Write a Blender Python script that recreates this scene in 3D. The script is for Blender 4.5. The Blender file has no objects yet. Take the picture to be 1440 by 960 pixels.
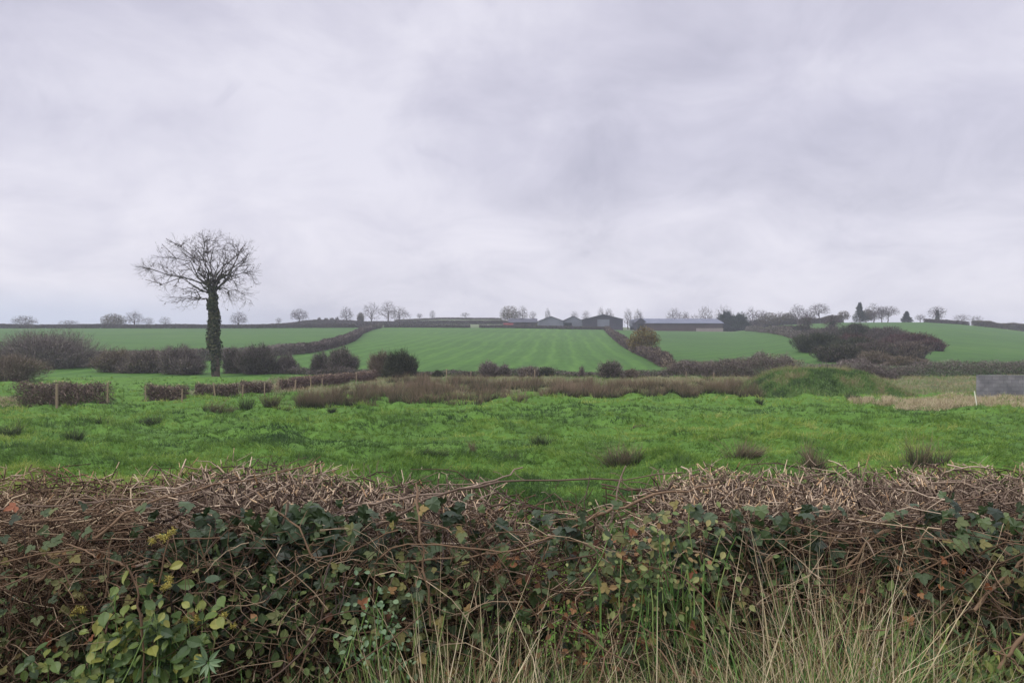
import bpy, math
import numpy as np
from math import radians
R = np.random.default_rng(11)
C = bpy.context.scene.collection
F = 1040.0; EYE = 1.6; HOR = 480.0

# ------------------------------------------------------------------ noise / terrain
def _h(i, j, s):
    n = (i*374761393 + j*668265263 + s*982451653) & 0xffffffff
    n = ((n ^ (n >> 13))*1274126177) & 0xffffffff
    return ((n ^ (n >> 16)) & 0xffff)/65535.0
def vnoise(x, y, s=0):
    x = np.asarray(x, float); y = np.asarray(y, float)
    xi = np.floor(x).astype(np.int64); yi = np.floor(y).astype(np.int64)
    fx = x-xi; fy = y-yi; fx = fx*fx*(3-2*fx); fy = fy*fy*(3-2*fy)
    a = _h(xi, yi, s); b = _h(xi+1, yi, s); c = _h(xi, yi+1, s); d = _h(xi+1, yi+1, s)
    return (a*(1-fx)+b*fx)*(1-fy)+(c*(1-fx)+d*fx)*fy
def fbm(x, y, s=0, o=3):
    t = 0; a = .5
    for k in range(o):
        t = t+a*vnoise(x, y, s+k*7); x = x*2.03+3.1; y = y*2.03+1.7; a *= .5
    return t/(1-.5**o)
def sm(t): t = np.clip(t, 0, 1); return t*t*(3-2*t)
E1x = [-900, 0, 340, 560, 700, 850, 900, 1030, 1070, 1100, 1180, 1300, 1350, 1400, 1440, 1600, 2400]
E1y = [466, 461.5, 461.5, 460.5, 461, 463.5, 465, 467, 462, 457, 453.5, 453, 456, 461, 466, 476, 482]
E2x = [-900, 0, 340, 380, 430, 560, 620, 700, 740, 860, 900, 1020, 1100, 1180, 1440, 2400]
E2y = [474, 470, 466, 458, 454, 452, 449, 449.5, 453, 459, 461, 459, 458, 462, 482, 490]
D0, D1, D2 = 72.0, 285.0, 420.0
def Hbase(x, y):
    x = np.asarray(x, float); y = np.asarray(y, float)
    yy = np.maximum(y, 20); px = 720+F*x/yy
    z1 = EYE+(HOR-np.interp(px, E1x, E1y))/F*D1
    z2 = EYE+(HOR-np.interp(px, E2x, E2y))/F*D2
    z = -1.9*sm((y-3.3)/4.4)
    t = np.clip((y-D0)/(D1-D0), 0, 1)
    z = np.where(y > D0, -1.9+(z1+1.9)*t**1.15, z)
    t2 = (y-D1)/(D2-D1)
    z = np.where(y > D1, z1+(z2-z1)*np.clip(t2, 0, 1), z)
    z = np.where(y > D2, z2-(y-D2)*.035, z)
    z = z+(fbm(x/9, y/9, 3)-.5)*.28*sm((y-8)/10)*(1-sm((y-60)/15))
    z = z+(fbm(x/40, y/40, 5)-.5)*.6*sm((y-85)/60)*(1-sm((y-250)/40))
    return np.maximum(z, -30)
def tuss(x, y):
    a = fbm(x/1.5, y/1.0, 21, 2); b = vnoise(x/.5, y/.42, 33)
    return (np.maximum(a-.42, 0)*.72+b*.09)*sm((y-8)/4)*(1-sm((y-66)/8))
def H(x, y): return Hbase(x, y)+tuss(x, y)
def W(px, py, d): return np.array([(px-720)/F*d, d, EYE+(HOR-py)/F*d])
def G(px, d):
    x = (px-720)/F*d
    return np.array([x, d, float(H(x, d))])
def Dof(px, py, lo=70, hi=284):
    ds = np.linspace(lo, hi, 600); x = (px-720)/F*ds
    yy = HOR-(Hbase(x, ds)-EYE)/ds*F
    return float(ds[np.argmin(abs(yy-py))])
def xy(px, py):
    d = Dof(px, py); return ((px-720)/F*d, d)

# ------------------------------------------------------------------ objects
def meta(o, label=None, cat=None, group=None, kind=None):
    if label: o['label'] = label
    if cat: o['category'] = cat
    if group: o['group'] = group
    if kind: o['kind'] = kind
    return o
def empty(name, loc, label, cat, group=None):
    o = bpy.data.objects.new(name, None); C.objects.link(o); o.location = [float(v) for v in loc]
    o.empty_display_size = .2
    return meta(o, label, cat, group)
class B:
    """collects geometry in world coordinates"""
    def __init__(s): s.V = []; s.Q = []; s.T = []; s.r = []; s.n = 0; s.qm = []; s.tm = []
    def add(s, V, Fc, r=0.5, m=0):
        V = np.asarray(V, float).reshape(-1, 3); Fc = np.asarray(Fc, np.int64)
        if len(V) == 0 or len(Fc) == 0: return s
        s.V.append(V); s.r.append(np.broadcast_to(np.asarray(r, float), (len(V),)).copy())
        if Fc.shape[1] == 4: s.Q.append(Fc+s.n); s.qm.append(np.full(len(Fc), m))
        else: s.T.append(Fc+s.n); s.tm.append(np.full(len(Fc), m))
        s.n += len(V); return s
    def build(s, name, mats, parent=None, smooth=False):
        if not isinstance(mats, (list, tuple)): mats = [mats]
        V = np.concatenate(s.V); Q = np.concatenate(s.Q) if s.Q else np.zeros((0, 4), int); T = np.concatenate(s.T) if s.T else np.zeros((0, 3), int)
        if parent is not None: V = V-np.array(parent.location)
        me = bpy.data.meshes.new(name)
        me.vertices.add(len(V)); me.vertices.foreach_set('co', V.astype(np.float32).ravel())
        nl = Q.size+T.size
        me.loops.add(nl); me.loops.foreach_set('vertex_index', np.concatenate([Q.ravel(), T.ravel()]).astype(np.int32))
        npg = len(Q)+len(T); me.polygons.add(npg)
        ls = np.concatenate([np.arange(len(Q))*4, Q.size+np.arange(len(T))*3]).astype(np.int32)
        me.polygons.foreach_set('loop_start', ls)
        me.polygons.foreach_set('material_index', np.concatenate(s.qm+s.tm).astype(np.int32))
        me.polygons.foreach_set('use_smooth', np.full(npg, smooth))
        for m in mats: me.materials.append(m)
        a = me.attributes.new('rnd', 'FLOAT', 'POINT'); a.data.foreach_set('value', np.concatenate(s.r).astype(np.float32))
        me.update(calc_edges=True)
        o = bpy.data.objects.new(name, me); C.objects.link(o)
        if parent is not None: o.parent = parent
        return o
def nrm(v): return v/np.maximum(np.linalg.norm(v, axis=-1, keepdims=True), 1e-9)
def perp(T):
    a = np.where(np.abs(T[..., 2:3]) < .8, np.array([0, 0, 1.]), np.array([1., 0, 0]))
    return nrm(np.cross(T, a))
def tubes(b, P, Rd, S=4, r=None, m=0, cap=False):
    """P (N,K,3), Rd (N,K) or (N,)"""
    P = np.asarray(P, float); N, K, _ = P.shape
    if N == 0: return
    Rd = np.asarray(Rd, float)
    if Rd.ndim == 1: Rd = np.repeat(Rd[:, None], K, 1)
    T = nrm(np.gradient(P, axis=1)); mt = nrm(T.mean(1))
    ref = perp(mt)[:, None, :]
    A = nrm(ref-(ref*T).sum(-1, keepdims=True)*T); Bn = np.cross(T, A)
    an = np.arange(S)*2*math.pi/S
    V = P[:, :, None, :]+Rd[:, :, None, None]*(A[:, :, None, :]*np.cos(an)[None, None, :, None]+Bn[:, :, None, :]*np.sin(an)[None, None, :, None])
    idx = np.arange(N*K*S).reshape(N, K, S)
    q = np.stack([idx[:, :-1, :], np.roll(idx, -1, 2)[:, :-1, :], np.roll(idx, -1, 2)[:, 1:, :], idx[:, 1:, :]], -1).reshape(-1, 4)
    rr = R.random(N) if r is None else np.broadcast_to(np.asarray(r, float), (N,))
    b.add(V.reshape(-1, 3), q, np.repeat(rr, K*S), m)
    if cap and S == 4:
        b.add(V[:, -1].reshape(-1, 3), np.arange(N*4).reshape(N, 4), np.repeat(rr, 4), m)
def ribbons(b, P, Wd, side=None, r=None, m=0, along=None):
    P = np.asarray(P, float); N, K, _ = P.shape
    if N == 0: return
    if side is None:
        mt = nrm(P[:, -1]-P[:, 0]); a = perp(mt); c = np.cross(mt, a); t = R.random((N, 1))*6.283
        side = a*np.cos(t)+c*np.sin(t)
    w = np.asarray(Wd, float)
    if w.ndim == 1: w = w[:, None]*np.linspace(1, .12, K)[None]
    V = np.stack([P-side[:, None]*w[..., None]/2, P+side[:, None]*w[..., None]/2], 2)
    idx = np.arange(N*K*2).reshape(N, K, 2)
    q = np.stack([idx[:, :-1, 0], idx[:, :-1, 1], idx[:, 1:, 1], idx[:, 1:, 0]], -1).reshape(-1, 4)
    rr = R.random(N) if r is None else np.broadcast_to(np.asarray(r, float), (N,))
    rr = np.repeat(rr[:, None], K, 1)
    if along is not None: rr = np.clip(rr*(1-along)+along*np.linspace(0, 1, K)[None], 0, 1)
    b.add(V.reshape(-1, 3), q, np.repeat(rr.ravel(), 2), m)
def slivers(b, P, D, L, Wd, r=None, m=0, bend=.12):
    N = len(P); e = R.normal(size=(N, 3))*bend*np.asarray(L)[:, None]
    mid = P+D*np.asarray(L)[:, None]*.5+e*.5
    ribbons(b, np.stack([P, mid, P+D*np.asarray(L)[:, None]], 1), np.asarray(Wd), r=r, m=m)
def rdir(n, up=0.): v = R.normal(size=(n, 3)); v = nrm(v); v[:, 2] += up; return nrm(v)
def walk(P, D, L, K=6, jit=.25, grav=0.):
    """zigzag paths"""
    N = len(P); L = np.asarray(L)[:, None]; pts = [P]; d = D.copy()
    for k in range(K-1):
        d = nrm(d+R.normal(size=(N, 3))*jit+np.array([0, 0, grav])); pts.append(pts[-1]+d*L/(K-1))
    return np.stack(pts, 1)
def place(b, tv, tf, P, Nn, Up, S, r=None, m=0):
    N = len(P)
    if N == 0: return
    Z = nrm(Nn); X = nrm(np.cross(Up, Z)); Y = np.cross(Z, X)
    M3 = np.stack([X, Y, Z], 1)   # rows
    S = np.broadcast_to(np.asarray(S, float), (N,))
    V = P[:, None, :]+np.einsum('kc,ncd->nkd', tv, M3)*S[:, None, None]
    f = (tf[None]+(np.arange(N)*len(tv))[:, None, None]).reshape(-1, tf.shape[1])
    rr = R.random(N) if r is None else np.broadcast_to(np.asarray(r, float), (N,))
    b.add(V.reshape(-1, 3), f, np.repeat(rr, len(tv)), m)
def fan(outline, centre):
    n = len(outline); v = np.array(outline+[centre], float)
    return v, np.array([[i, (i+1) % n, n] for i in range(n)])
IVY = fan([(0, 0, -.02), (.22, -.12, -.04), (.5, -.02, -.14), (.47, .22, -.02), (.6, .5, -.16), (.36, .62, -.02), (.06, 1.02, -.2),
           (-.3, .66, -.02), (-.55, .54, -.1), (-.45, .25, 0), (-.52, .02, -.14), (-.25, -.13, -.04)], (0, .36, .06))
def ovate(w=.32, dz=.07):
    o = [(0, 0, 0)]; ys = [.12, .3, .5, .72, .9]; ws = [.55, .95, 1, .75, .35]
    right = [(w*a, y, dz) for a, y in zip(ws, ys)]; left = [(-x, y, z) for x, y, z in right]
    rib = [(0, y, 0) for y in ys]; tip = (0, 1.05, -.05)
    v = [(0, 0, 0)]+right+left+rib+[tip]; f = []
    for k in range(4):
        f += [[1+k, 2+k, 12+k], [1+k, 12+k, 11+k], [6+k, 11+k, 12+k], [6+k, 12+k, 7+k]]
    f += [[0, 1, 11], [0, 11, 6], [5, 16, 15], [10, 15, 16]]
    return np.array(v, float), np.array(f)
OV = ovate(.32); LAN = ovate(.12, .035); RND = ovate(.45, .05)
def compound():
    vs = []; fs = []; n = 0
    for a, s, off in ((0, 1, .15), (1.15, .8, 0), (-1.15, .8, 0)):
        v, f = ovate(.36); v = v*s; c, sn = math.cos(a), math.sin(a)
        v = np.stack([v[:, 0]*c+v[:, 1]*sn, -v[:, 0]*sn+v[:, 1]*c+off, v[:, 2]-abs(a)*.04], 1)
        vs.append(v); fs.append(f+n); n += len(v)
    return np.concatenate(vs), np.concatenate(fs)
BRA = compound()
def box(b, lo, hi, r=.5, m=0, rot=None, org=None):
    x0, y0, z0 = lo; x1, y1, z1 = hi
    v = np.array([(x0, y0, z0), (x1, y0, z0), (x1, y1, z0), (x0, y1, z0), (x0, y0, z1), (x1, y0, z1), (x1, y1, z1), (x0, y1, z1)], float)
    if rot is not None:
        c, s = math.cos(rot), math.sin(rot); v = np.stack([v[:, 0]*c-v[:, 1]*s, v[:, 0]*s+v[:, 1]*c, v[:, 2]], 1)
    if org is not None: v = v+np.asarray(org)
    b.add(v, [[0, 3, 2, 1], [4, 5, 6, 7], [0, 1, 5, 4], [1, 2, 6, 5], [2, 3, 7, 6], [3, 0, 4, 7]], r, m); return b

# ------------------------------------------------------------------ materials
def s2l(c): return tuple(((v/255)/12.92 if v/255 <= .04045 else ((v/255+.055)/1.055)**2.4) for v in c)
def newmat(name):
    m = bpy.data.materials.new(name); m.use_nodes = True; nt = m.node_tree
    bs = nt.nodes['Principled BSDF']; return m, nt, bs
def ramp(nt, fac, cols, pos=None):
    n = nt.nodes.new('ShaderNodeValToRGB'); e = n.color_ramp.elements
    pos = pos or [i/(max(len(cols)-1, 1)) for i in range(len(cols))]
    while len(e) > 1: e.remove(e[-1])
    e[0].position = pos[0]; e[0].color = (*cols[0], 1)
    for p, c in zip(pos[1:], cols[1:]): k = e.new(p); k.color = (*c, 1)
    nt.links.new(fac, n.inputs[0]); return n.outputs[0]
def vmat(name, cols, rough=.75, spec=.2, trans=0., pos=None, nscale=None, namt=.25):
    m, nt, bs = newmat(name)
    at = nt.nodes.new('ShaderNodeAttribute'); at.attribute_name = 'rnd'
    fac = at.outputs['Fac']
    if nscale:
        geo = nt.nodes.new('ShaderNodeNewGeometry'); nz = nt.nodes.new('ShaderNodeTexNoise'); nz.inputs['Scale'].default_value = nscale
        nt.links.new(geo.outputs['Position'], nz.inputs['Vector'])
        mx = nt.nodes.new('ShaderNodeMix'); mx.inputs[0].default_value = namt
        nt.links.new(fac, mx.inputs[2]); nt.links.new(nz.outputs[0], mx.inputs[3]); fac = mx.outputs[0]
    col = ramp(nt, fac, cols, pos)
    nt.links.new(col, bs.inputs['Base Color'])
    bs.inputs['Roughness'].default_value = rough; bs.inputs['Specular IOR Level'].default_value = spec
    if trans:
        tr = nt.nodes.new('ShaderNodeBsdfTranslucent'); nt.links.new(col, tr.inputs[0])
        mx = nt.nodes.new('ShaderNodeMixShader'); mx.inputs[0].default_value = trans
        nt.links.new(bs.outputs[0], mx.inputs[1]); nt.links.new(tr.outputs[0], mx.inputs[2])
        nt.links.new(mx.outputs[0], nt.nodes['Material Output'].inputs[0])
    return m
def lin(*cs): return [tuple(c) for c in cs]
M = {}
M['twig'] = vmat('twig_bark', lin((.03, .019, .013), (.10, .068, .047), (.21, .155, .11), (.48, .38, .27)), .8, .15)
M['twig_brown'] = vmat('brown_twig_bark', lin((.03, .018, .012), (.10, .062, .036), (.21, .14, .082), (.46, .36, .23)), .8, .15)
M['stem'] = vmat('stem_bark', lin((.03, .022, .018), (.09, .065, .055), (.16, .12, .10)), .85, .1, nscale=30)
M['tip'] = vmat('cut_wood', lin((.4, .24, .12), (.58, .4, .22), (.7, .56, .38), (.45, .33, .22)), .7, .2)
M['ivy'] = vmat('ivy_leaf', lin((.014, .026, .010), (.03, .054, .018), (.058, .092, .03), (.11, .15, .05)), .5, .4, .1)
M['brleaf'] = vmat('bramble_leaf', lin((.03, .04, .02), (.055, .085, .03), (.1, .12, .04), (.2, .17, .05), (.25, .09, .04)), .6, .3, .15, pos=[0, .35, .7, .9, 1])
M['hleaf'] = vmat('mixed_leaf', lin((.035, .05, .02), (.075, .12, .035), (.14, .19, .06), (.24, .25, .09), (.24, .14, .06)), .65, .25, .15)
M['dead'] = vmat('dead_leaf', lin((.12, .055, .035), (.22, .11, .06), (.35, .2, .1), (.4, .16, .06)), .7, .2, .1)
M['green'] = vmat('green_leaf', lin((.03, .06, .018), (.065, .115, .026), (.13, .19, .04), (.28, .28, .06)), .5, .4, .2)
M['pale'] = vmat('pale_leaf', lin((.12, .2, .1), (.2, .28, .14)), .55, .3, .2)
M['yellow'] = vmat('ivy_flower', lin((.3, .25, .06), (.45, .38, .08), (.35, .33, .1)), .7, .2)
M['straw'] = vmat('dry_grass', lin((.16, .095, .05), (.27, .19, .09), (.42, .33, .17), (.58, .49, .3), (.7, .6, .4)), .7, .2, .15)
M['blade'] = vmat('green_grass_blade', lin((.06, .14, .035), (.11, .23, .055), (.19, .33, .085), (.34, .42, .14)), .55, .3, .2)
M['turf'] = vmat('pasture_grass', lin((.035, .075, .024), (.075, .14, .03), (.125, .225, .036), (.21, .32, .05), (.36, .40, .11)), .6, .25, .25)
M['rush'] = vmat('rush_stems', lin((.02, .03, .015), (.05, .058, .028), (.13, .10, .06), (.25, .175, .12), (.38, .275, .2)), .7, .2, .1)
M['rushg'] = vmat('green_rush_stems', lin((.02, .035, .016), (.04, .06, .025), (.07, .08, .035), (.13, .10, .055)), .7, .2, .1)
M['tree'] = vmat('tree_bark', lin((.05, .042, .038), (.09, .075, .068), (.13, .11, .10)), .85, .1)
M['far'] = vmat('distant_twigs', lin((.045, .033, .033), (.085, .062, .058), (.13, .10, .09)), .9, .05)
M['farg'] = vmat('distant_brown_olive', lin((.05, .045, .03), (.10, .085, .05), (.17, .12, .07)), .9, .05)
M['bushp'] = vmat('purplish_twigs', lin((.055, .045, .042), (.12, .098, .088), (.19, .16, .14), (.29, .25, .215)), .85, .05)
M['bushb'] = vmat('brown_twigs', lin((.06, .045, .034), (.12, .095, .07), (.19, .155, .11), (.28, .235, .165)), .85, .05)
M['bushg'] = vmat('olive_foliage', lin((.014, .02, .012), (.03, .04, .022), (.06, .068, .036), (.1, .095, .055)), .8, .1)
M['thk'] = vmat('thicket_twigs', lin((.03, .023, .021), (.07, .054, .048), (.12, .095, .082), (.18, .15, .125)), .85, .05)
M['bushr'] = vmat('reddish_twigs', lin((.035, .02, .02), (.08, .042, .04), (.14, .075, .068)), .85, .05)
M['hedgef'] = vmat('field_hedge_twigs', lin((.05, .033, .03), (.11, .075, .065), (.17, .125, .105), (.28, .2, .16)), .85, .05)
M['conif'] = vmat('conifer_foliage', lin((.012, .02, .014), (.03, .042, .026)), .85, .05)
M['post'] = vmat('post_wood', lin((.2, .15, .1), (.34, .27, .18)), .85, .1, nscale=20, namt=.6)
M['autumn'] = vmat('autumn_leaves', lin((.09, .06, .02), (.17, .125, .04), (.26, .2, .07)), .8, .1, .15)
M['white'] = vmat('white_stake_paint', lin((.62, .6, .5), (.75, .73, .62)), .6, .3)

def ground_mat(name, cols, scales=(.6, 6), stripes=None, bump=.6, straw=0.):
    m, nt, bs = newmat(name)
    geo = nt.nodes.new('ShaderNodeNewGeometry')
    def noise(sc, det=5, vec=None, rough=.6):
        n = nt.nodes.new('ShaderNodeTexNoise'); n.inputs['Scale'].default_value = sc; n.inputs['Detail'].default_value = det
        n.inputs['Roughness'].default_value = rough
        nt.links.new(vec or geo.outputs['Position'], n.inputs['Vector']); return n.outputs[0]
    def math_(op, a, b):
        n = nt.nodes.new('ShaderNodeMath'); n.operation = op
        for i, v in enumerate((a, b)):
            if isinstance(v, (int, float)): n.inputs[i].default_value = v
            else: nt.links.new(v, n.inputs[i])
        return n.outputs[0]
    a = noise(scales[0]); b = noise(scales[1], 4)
    f = math_('ADD', math_('MULTIPLY', a, .5), math_('MULTIPLY', b, .5))
    if stripes:
        # sowing lines: bands across a direction in plan, wandering a little
        mp = nt.nodes.new('ShaderNodeMapping'); mp.inputs['Rotation'].default_value = (0, 0, radians(stripes[0]))
        nt.links.new(geo.outputs['Position'], mp.inputs['Vector'])
        wv = nt.nodes.new('ShaderNodeTexWave'); wv.inputs['Scale'].default_value = stripes[1]; wv.inputs['Distortion'].default_value = stripes[2]
        wv.inputs['Detail'].default_value = 2; wv.inputs['Detail Scale'].default_value = stripes[3]
        nt.links.new(mp.outputs[0], wv.inputs['Vector'])
        wv2 = nt.nodes.new('ShaderNodeTexWave'); wv2.inputs['Scale'].default_value = stripes[1]*3.1; wv2.inputs['Distortion'].default_value = stripes[2]*1.4
        wv2.inputs['Detail'].default_value = 2; wv2.inputs['Detail Scale'].default_value = stripes[3]
        nt.links.new(mp.outputs[0], wv2.inputs['Vector'])
        patch = noise(.03, 3)
        st = math_('MULTIPLY', math_('ADD', math_('POWER', wv.outputs['Fac'], 3), math_('MULTIPLY', wv2.outputs['Fac'], .5)), math_('MULTIPLY', patch, stripes[4]))
        f = math_('ADD', math_('MULTIPLY', f, .8), st)
    col = ramp(nt, f, cols, [.3+.45*i/(len(cols)-1) for i in range(len(cols))])
    nt.links.new(col, bs.inputs['Base Color']); bs.inputs['Roughness'].default_value = .85; bs.inputs['Specular IOR Level'].default_value = .15
    bp = nt.nodes.new('ShaderNodeBump'); bp.inputs['Strength'].default_value = bump; bp.inputs['Distance'].default_value = .15
    nt.links.new(noise(scales[1]*1.3, 6, rough=.7), bp.inputs['Height']); nt.links.new(bp.outputs[0], bs.inputs['Normal'])
    return m
GC = lin((.05, .10, .02), (.09, .185, .028), (.14, .26, .04))
M['g_pasture'] = ground_mat('pasture_turf', GC, (.7, 9))
M['g_crop'] = ground_mat('sown_grass', lin((.036, .088, .014), (.05, .12, .018), (.07, .155, .023), (.105, .185, .036)), (.035, .6), (3.9, .085, 5.5, .25, .26), .3)
M['g_hill'] = ground_mat('hill_grass', lin((.03, .076, .013), (.05, .118, .018), (.085, .145, .027)), (.035, .4), None, .3)
M['g_right'] = ground_mat('ley_grass', lin((.032, .08, .014), (.052, .122, .018), (.085, .155, .029)), (.035, .6), (40, .07, 4, .2, .2), .3)
M['g_far'] = ground_mat('far_grass', lin((.07, .1, .045), (.13, .16, .08), (.2, .2, .11)), (.03, .4), None, .3)
M['g_marsh'] = ground_mat('rough_grass', lin((.06, .08, .035), (.13, .14, .06), (.22, .2, .10)), (.5, 6), None, .6)
M['g_verge'] = ground_mat('verge_soil', lin((.025, .02, .014), (.05, .045, .025), (.05, .07, .025)), (2, 12), None, .8)
M['g_mound'] = ground_mat('mound_turf', lin((.06, .10, .035), (.10, .17, .045), (.2, .2, .09)), (.5, 5), None, .8)

# ------------------------------------------------------------------ ground
def axis(segs):
    out = [segs[0][0]]
    for a, b_, s0, s1 in segs:
        p = a; n = max(2, int((b_-a)/((s0+s1)/2))); w = np.linspace(s0, s1, n); w = w/w.sum()*(b_-a)
        out += list(a+np.cumsum(w))
    return np.array(out)
ys = axis([(-40, 1.5, 4, .4), (1.5, 8, .3, .25), (8, 45, .16, .22), (45, 76, .22, .5), (76, 290, .8, 2.2), (290, 440, 2.5, 6), (440, 1400, 8, 60)])
hx = axis([(0, 30, .2, .2), (30, 60, .25, .8), (60, 330, 1.2, 3), (330, 1100, 5, 50)])
xs = np.concatenate([-hx[:0:-1], hx])
X, Y = np.meshgrid(xs, ys); Z = H(X, Y)
nx, ny = len(xs), len(ys)
idx = np.arange(nx*ny).reshape(ny, nx)
q = np.stack([idx[:-1, :-1], idx[:-1, 1:], idx[1:, 1:], idx[1:, :-1]], -1).reshape(-1, 4)
fc = (np.stack([X, Y], -1)).reshape(-1, 2)[q].mean(1)
pLeft = [(535, 460.8), (520, 464), (505, 470), (492, 480), (466, 489), (425, 497), (350, 504), (240, 509), (100, 512), (-60, 514)]
pRight = [(853, 464.5), (862, 473), (876, 484), (895, 495), (918, 505), (940, 516)]
pThick = [(1052, 465), (1080, 467), (1120, 476), (1150, 487), (1190, 499), (1230, 511), (1255, 520)]
wl = np.array([xy(*p) for p in pLeft]); wr = np.array([xy(*p) for p in pRight]); wt = np.array([xy(*p) for p in pThick])
def xb(w, y): o = np.argsort(w[:, 1]); return np.interp(y, w[o, 1], w[o, 0])
fx, fy = fc[:, 0], fc[:, 1]
zone = np.full(len(fc), 'pasture', dtype=object)
zone[fy < 4.2] = 'verge'
marshy = 46+1.2*np.sin(fx*.2)+(fx < 2)*5*0
zone[(fy > 47) & (fx > -22) & (fy <= D0)] = 'rough_ground'
hill = (fy > D0)
zone[hill] = 'crop_field'
zone[hill & (fx < xb(wl, fy)) & (fy > wl[:, 1].min())] = 'left_hill_field'
zone[hill & (fx > xb(wr, fy))] = 'middle_hill_field'
zone[hill & (fx > xb(wt, fy))] = 'right_hill_field'
zone[(fy > D1)] = 'far_land'
zm = {'verge': 'g_verge', 'pasture': 'g_pasture', 'rough_ground': 'g_marsh', 'crop_field': 'g_crop', 'left_hill_field': 'g_hill',
      'middle_hill_field': 'g_right', 'right_hill_field': 'g_hill', 'far_land': 'g_far'}
VV = np.stack([X, Y, Z], -1).reshape(-1, 3)
for zn, mn in zm.items():
    f = q[zone == zn]; u, inv = np.unique(f, return_inverse=True)
    b = B(); b.add(VV[u], inv.reshape(-1, 4)); o = b.build(zn, M[mn], smooth=True); o['kind'] = 'structure'

# pasture grass: real blades, most where the picture looks
def pasture_grass():
    b = B(); N = 95000
    d = 1/(R.random(N)*(1/10.-1/62.)+1/62.); d = d*(1+.1*R.normal(size=N)); d = np.clip(d, 8.5, 75)
    u = R.uniform(-.86, .86, N); x = u*d
    d2 = d
    keep = ~((d2 > 46) & (x > -20)); x, d2 = x[keep], d2[keep]; N = len(x)
    col = (fbm(x/1.4, d2/.7, 51, 3)-.5)*1.1+(fbm(x/9, d2/4, 61, 2)-.5)*.9+.5  # patchy grass colour, with tussock highlights and shadow streaks mixed into it
    K = 6
    x = np.repeat(x, K)+R.normal(size=N*K)*.05; y = np.repeat(d2, K)+R.normal(size=N*K)*.05; c = np.repeat(col, K)+R.normal(size=N*K)*.1
    z = H(x, y)-.01; P = np.stack([x, y, z], 1); n = len(x)
    lean = np.stack([fbm(x/1.8, y/1.8, 71)-.5, fbm(x/1.8, y/1.8, 81)-.62, np.full(n, .38)], 1)*1.4
    D = nrm(lean+rdir(n, .5)*.55); L = R.uniform(.04, .12, n)*(1+.6*tuss(x, y)/.12)
    P1 = P+D*L[:, None]*.55; P2 = P1+nrm(D+np.array([0, 0, -.45]))*L[:, None]*.5
    ribbons(b, np.stack([P, P1, P2], 1), .007+.0007*y, r=np.clip(c, 0, 1))
    return b.build('pasture_grass', M['turf'])
meta(pasture_grass(), 'lush tussocky green grass covering the pasture behind the near hedge', 'grass', None, 'stuff')

# ------------------------------------------------------------------ rushes
def rush(b, x, y, h, w, n, r0=0., r1=1., m=0, lean=0.):
    a = R.random(n)*6.283; rr = np.sqrt(R.random(n))*w*.28
    px_ = x+np.cos(a)*rr; py_ = y+np.sin(a)*rr; P = np.stack([px_, py_, H(px_, py_)-.02], 1)
    out = np.stack([np.cos(a)*R.uniform(.1, 1, n)*w*.5/h*1.1+lean, np.sin(a)*R.uniform(.1, 1, n)*w*.5/h*1.1, np.ones(n)], 1)
    D = nrm(out+R.normal(size=(n, 3))*.1); L = h*(.3+.85*R.random(n)**.8)
    mid = P+D*L[:, None]*.5; tip = mid+nrm(D+np.array([lean*.5, 0, -.25])+R.normal(size=(n, 3))*.08)*L[:, None]*.5
    ribbons(b, np.stack([P, (P+mid)/2, mid, tip], 1), np.full(n, .008)+.0005*y, r=np.clip(R.normal(r0, .15, n), 0, 1), m=m, along=r1)
def rush_bed():
    b = B()
    poly_front = np.array([(425, 576), (470, 576), (560, 574), (735, 571.5), (745, 563), (900, 561), (1060, 563), (1110, 566)])
    N = 900; c = 0
    for i in range(6000):
        px = R.uniform(425, 1072); dmin = 3640/(np.interp(px, poly_front[:, 0], poly_front[:, 1])-HOR)
        dmax = 60 if px > 545 else 41+(px-425)*.12
        d = R.uniform(dmin, dmax)
        if px < 445 and d > 41: continue
        if fbm(px/22, d/1.6, 91, 2) < (.46 if d > dmin+1.5 else .38)+(.1 if px < 560 else 0): continue
        if px > 760 and d > 55 and R.random() < .7: continue
        x = (px-720)/F*d
        hh = R.uniform(.5, .95)*(.7+.6*vnoise(px/14, d/2, 5)); 
        tone = vnoise(px/40, d/3, 77)
        rush(b, x, d, hh, R.uniform(.6, 1.15), 46, np.clip(.9*(tone-.32)+R.normal()*.08, 0, .6), .55)
        c += 1
        if c > N: break
    return meta(b.build('rush_bed', M['rush']), 'broad band of pinkish brown rushes across the far side of the pasture', 'rushes', None, 'stuff')
rush_bed()
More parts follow.
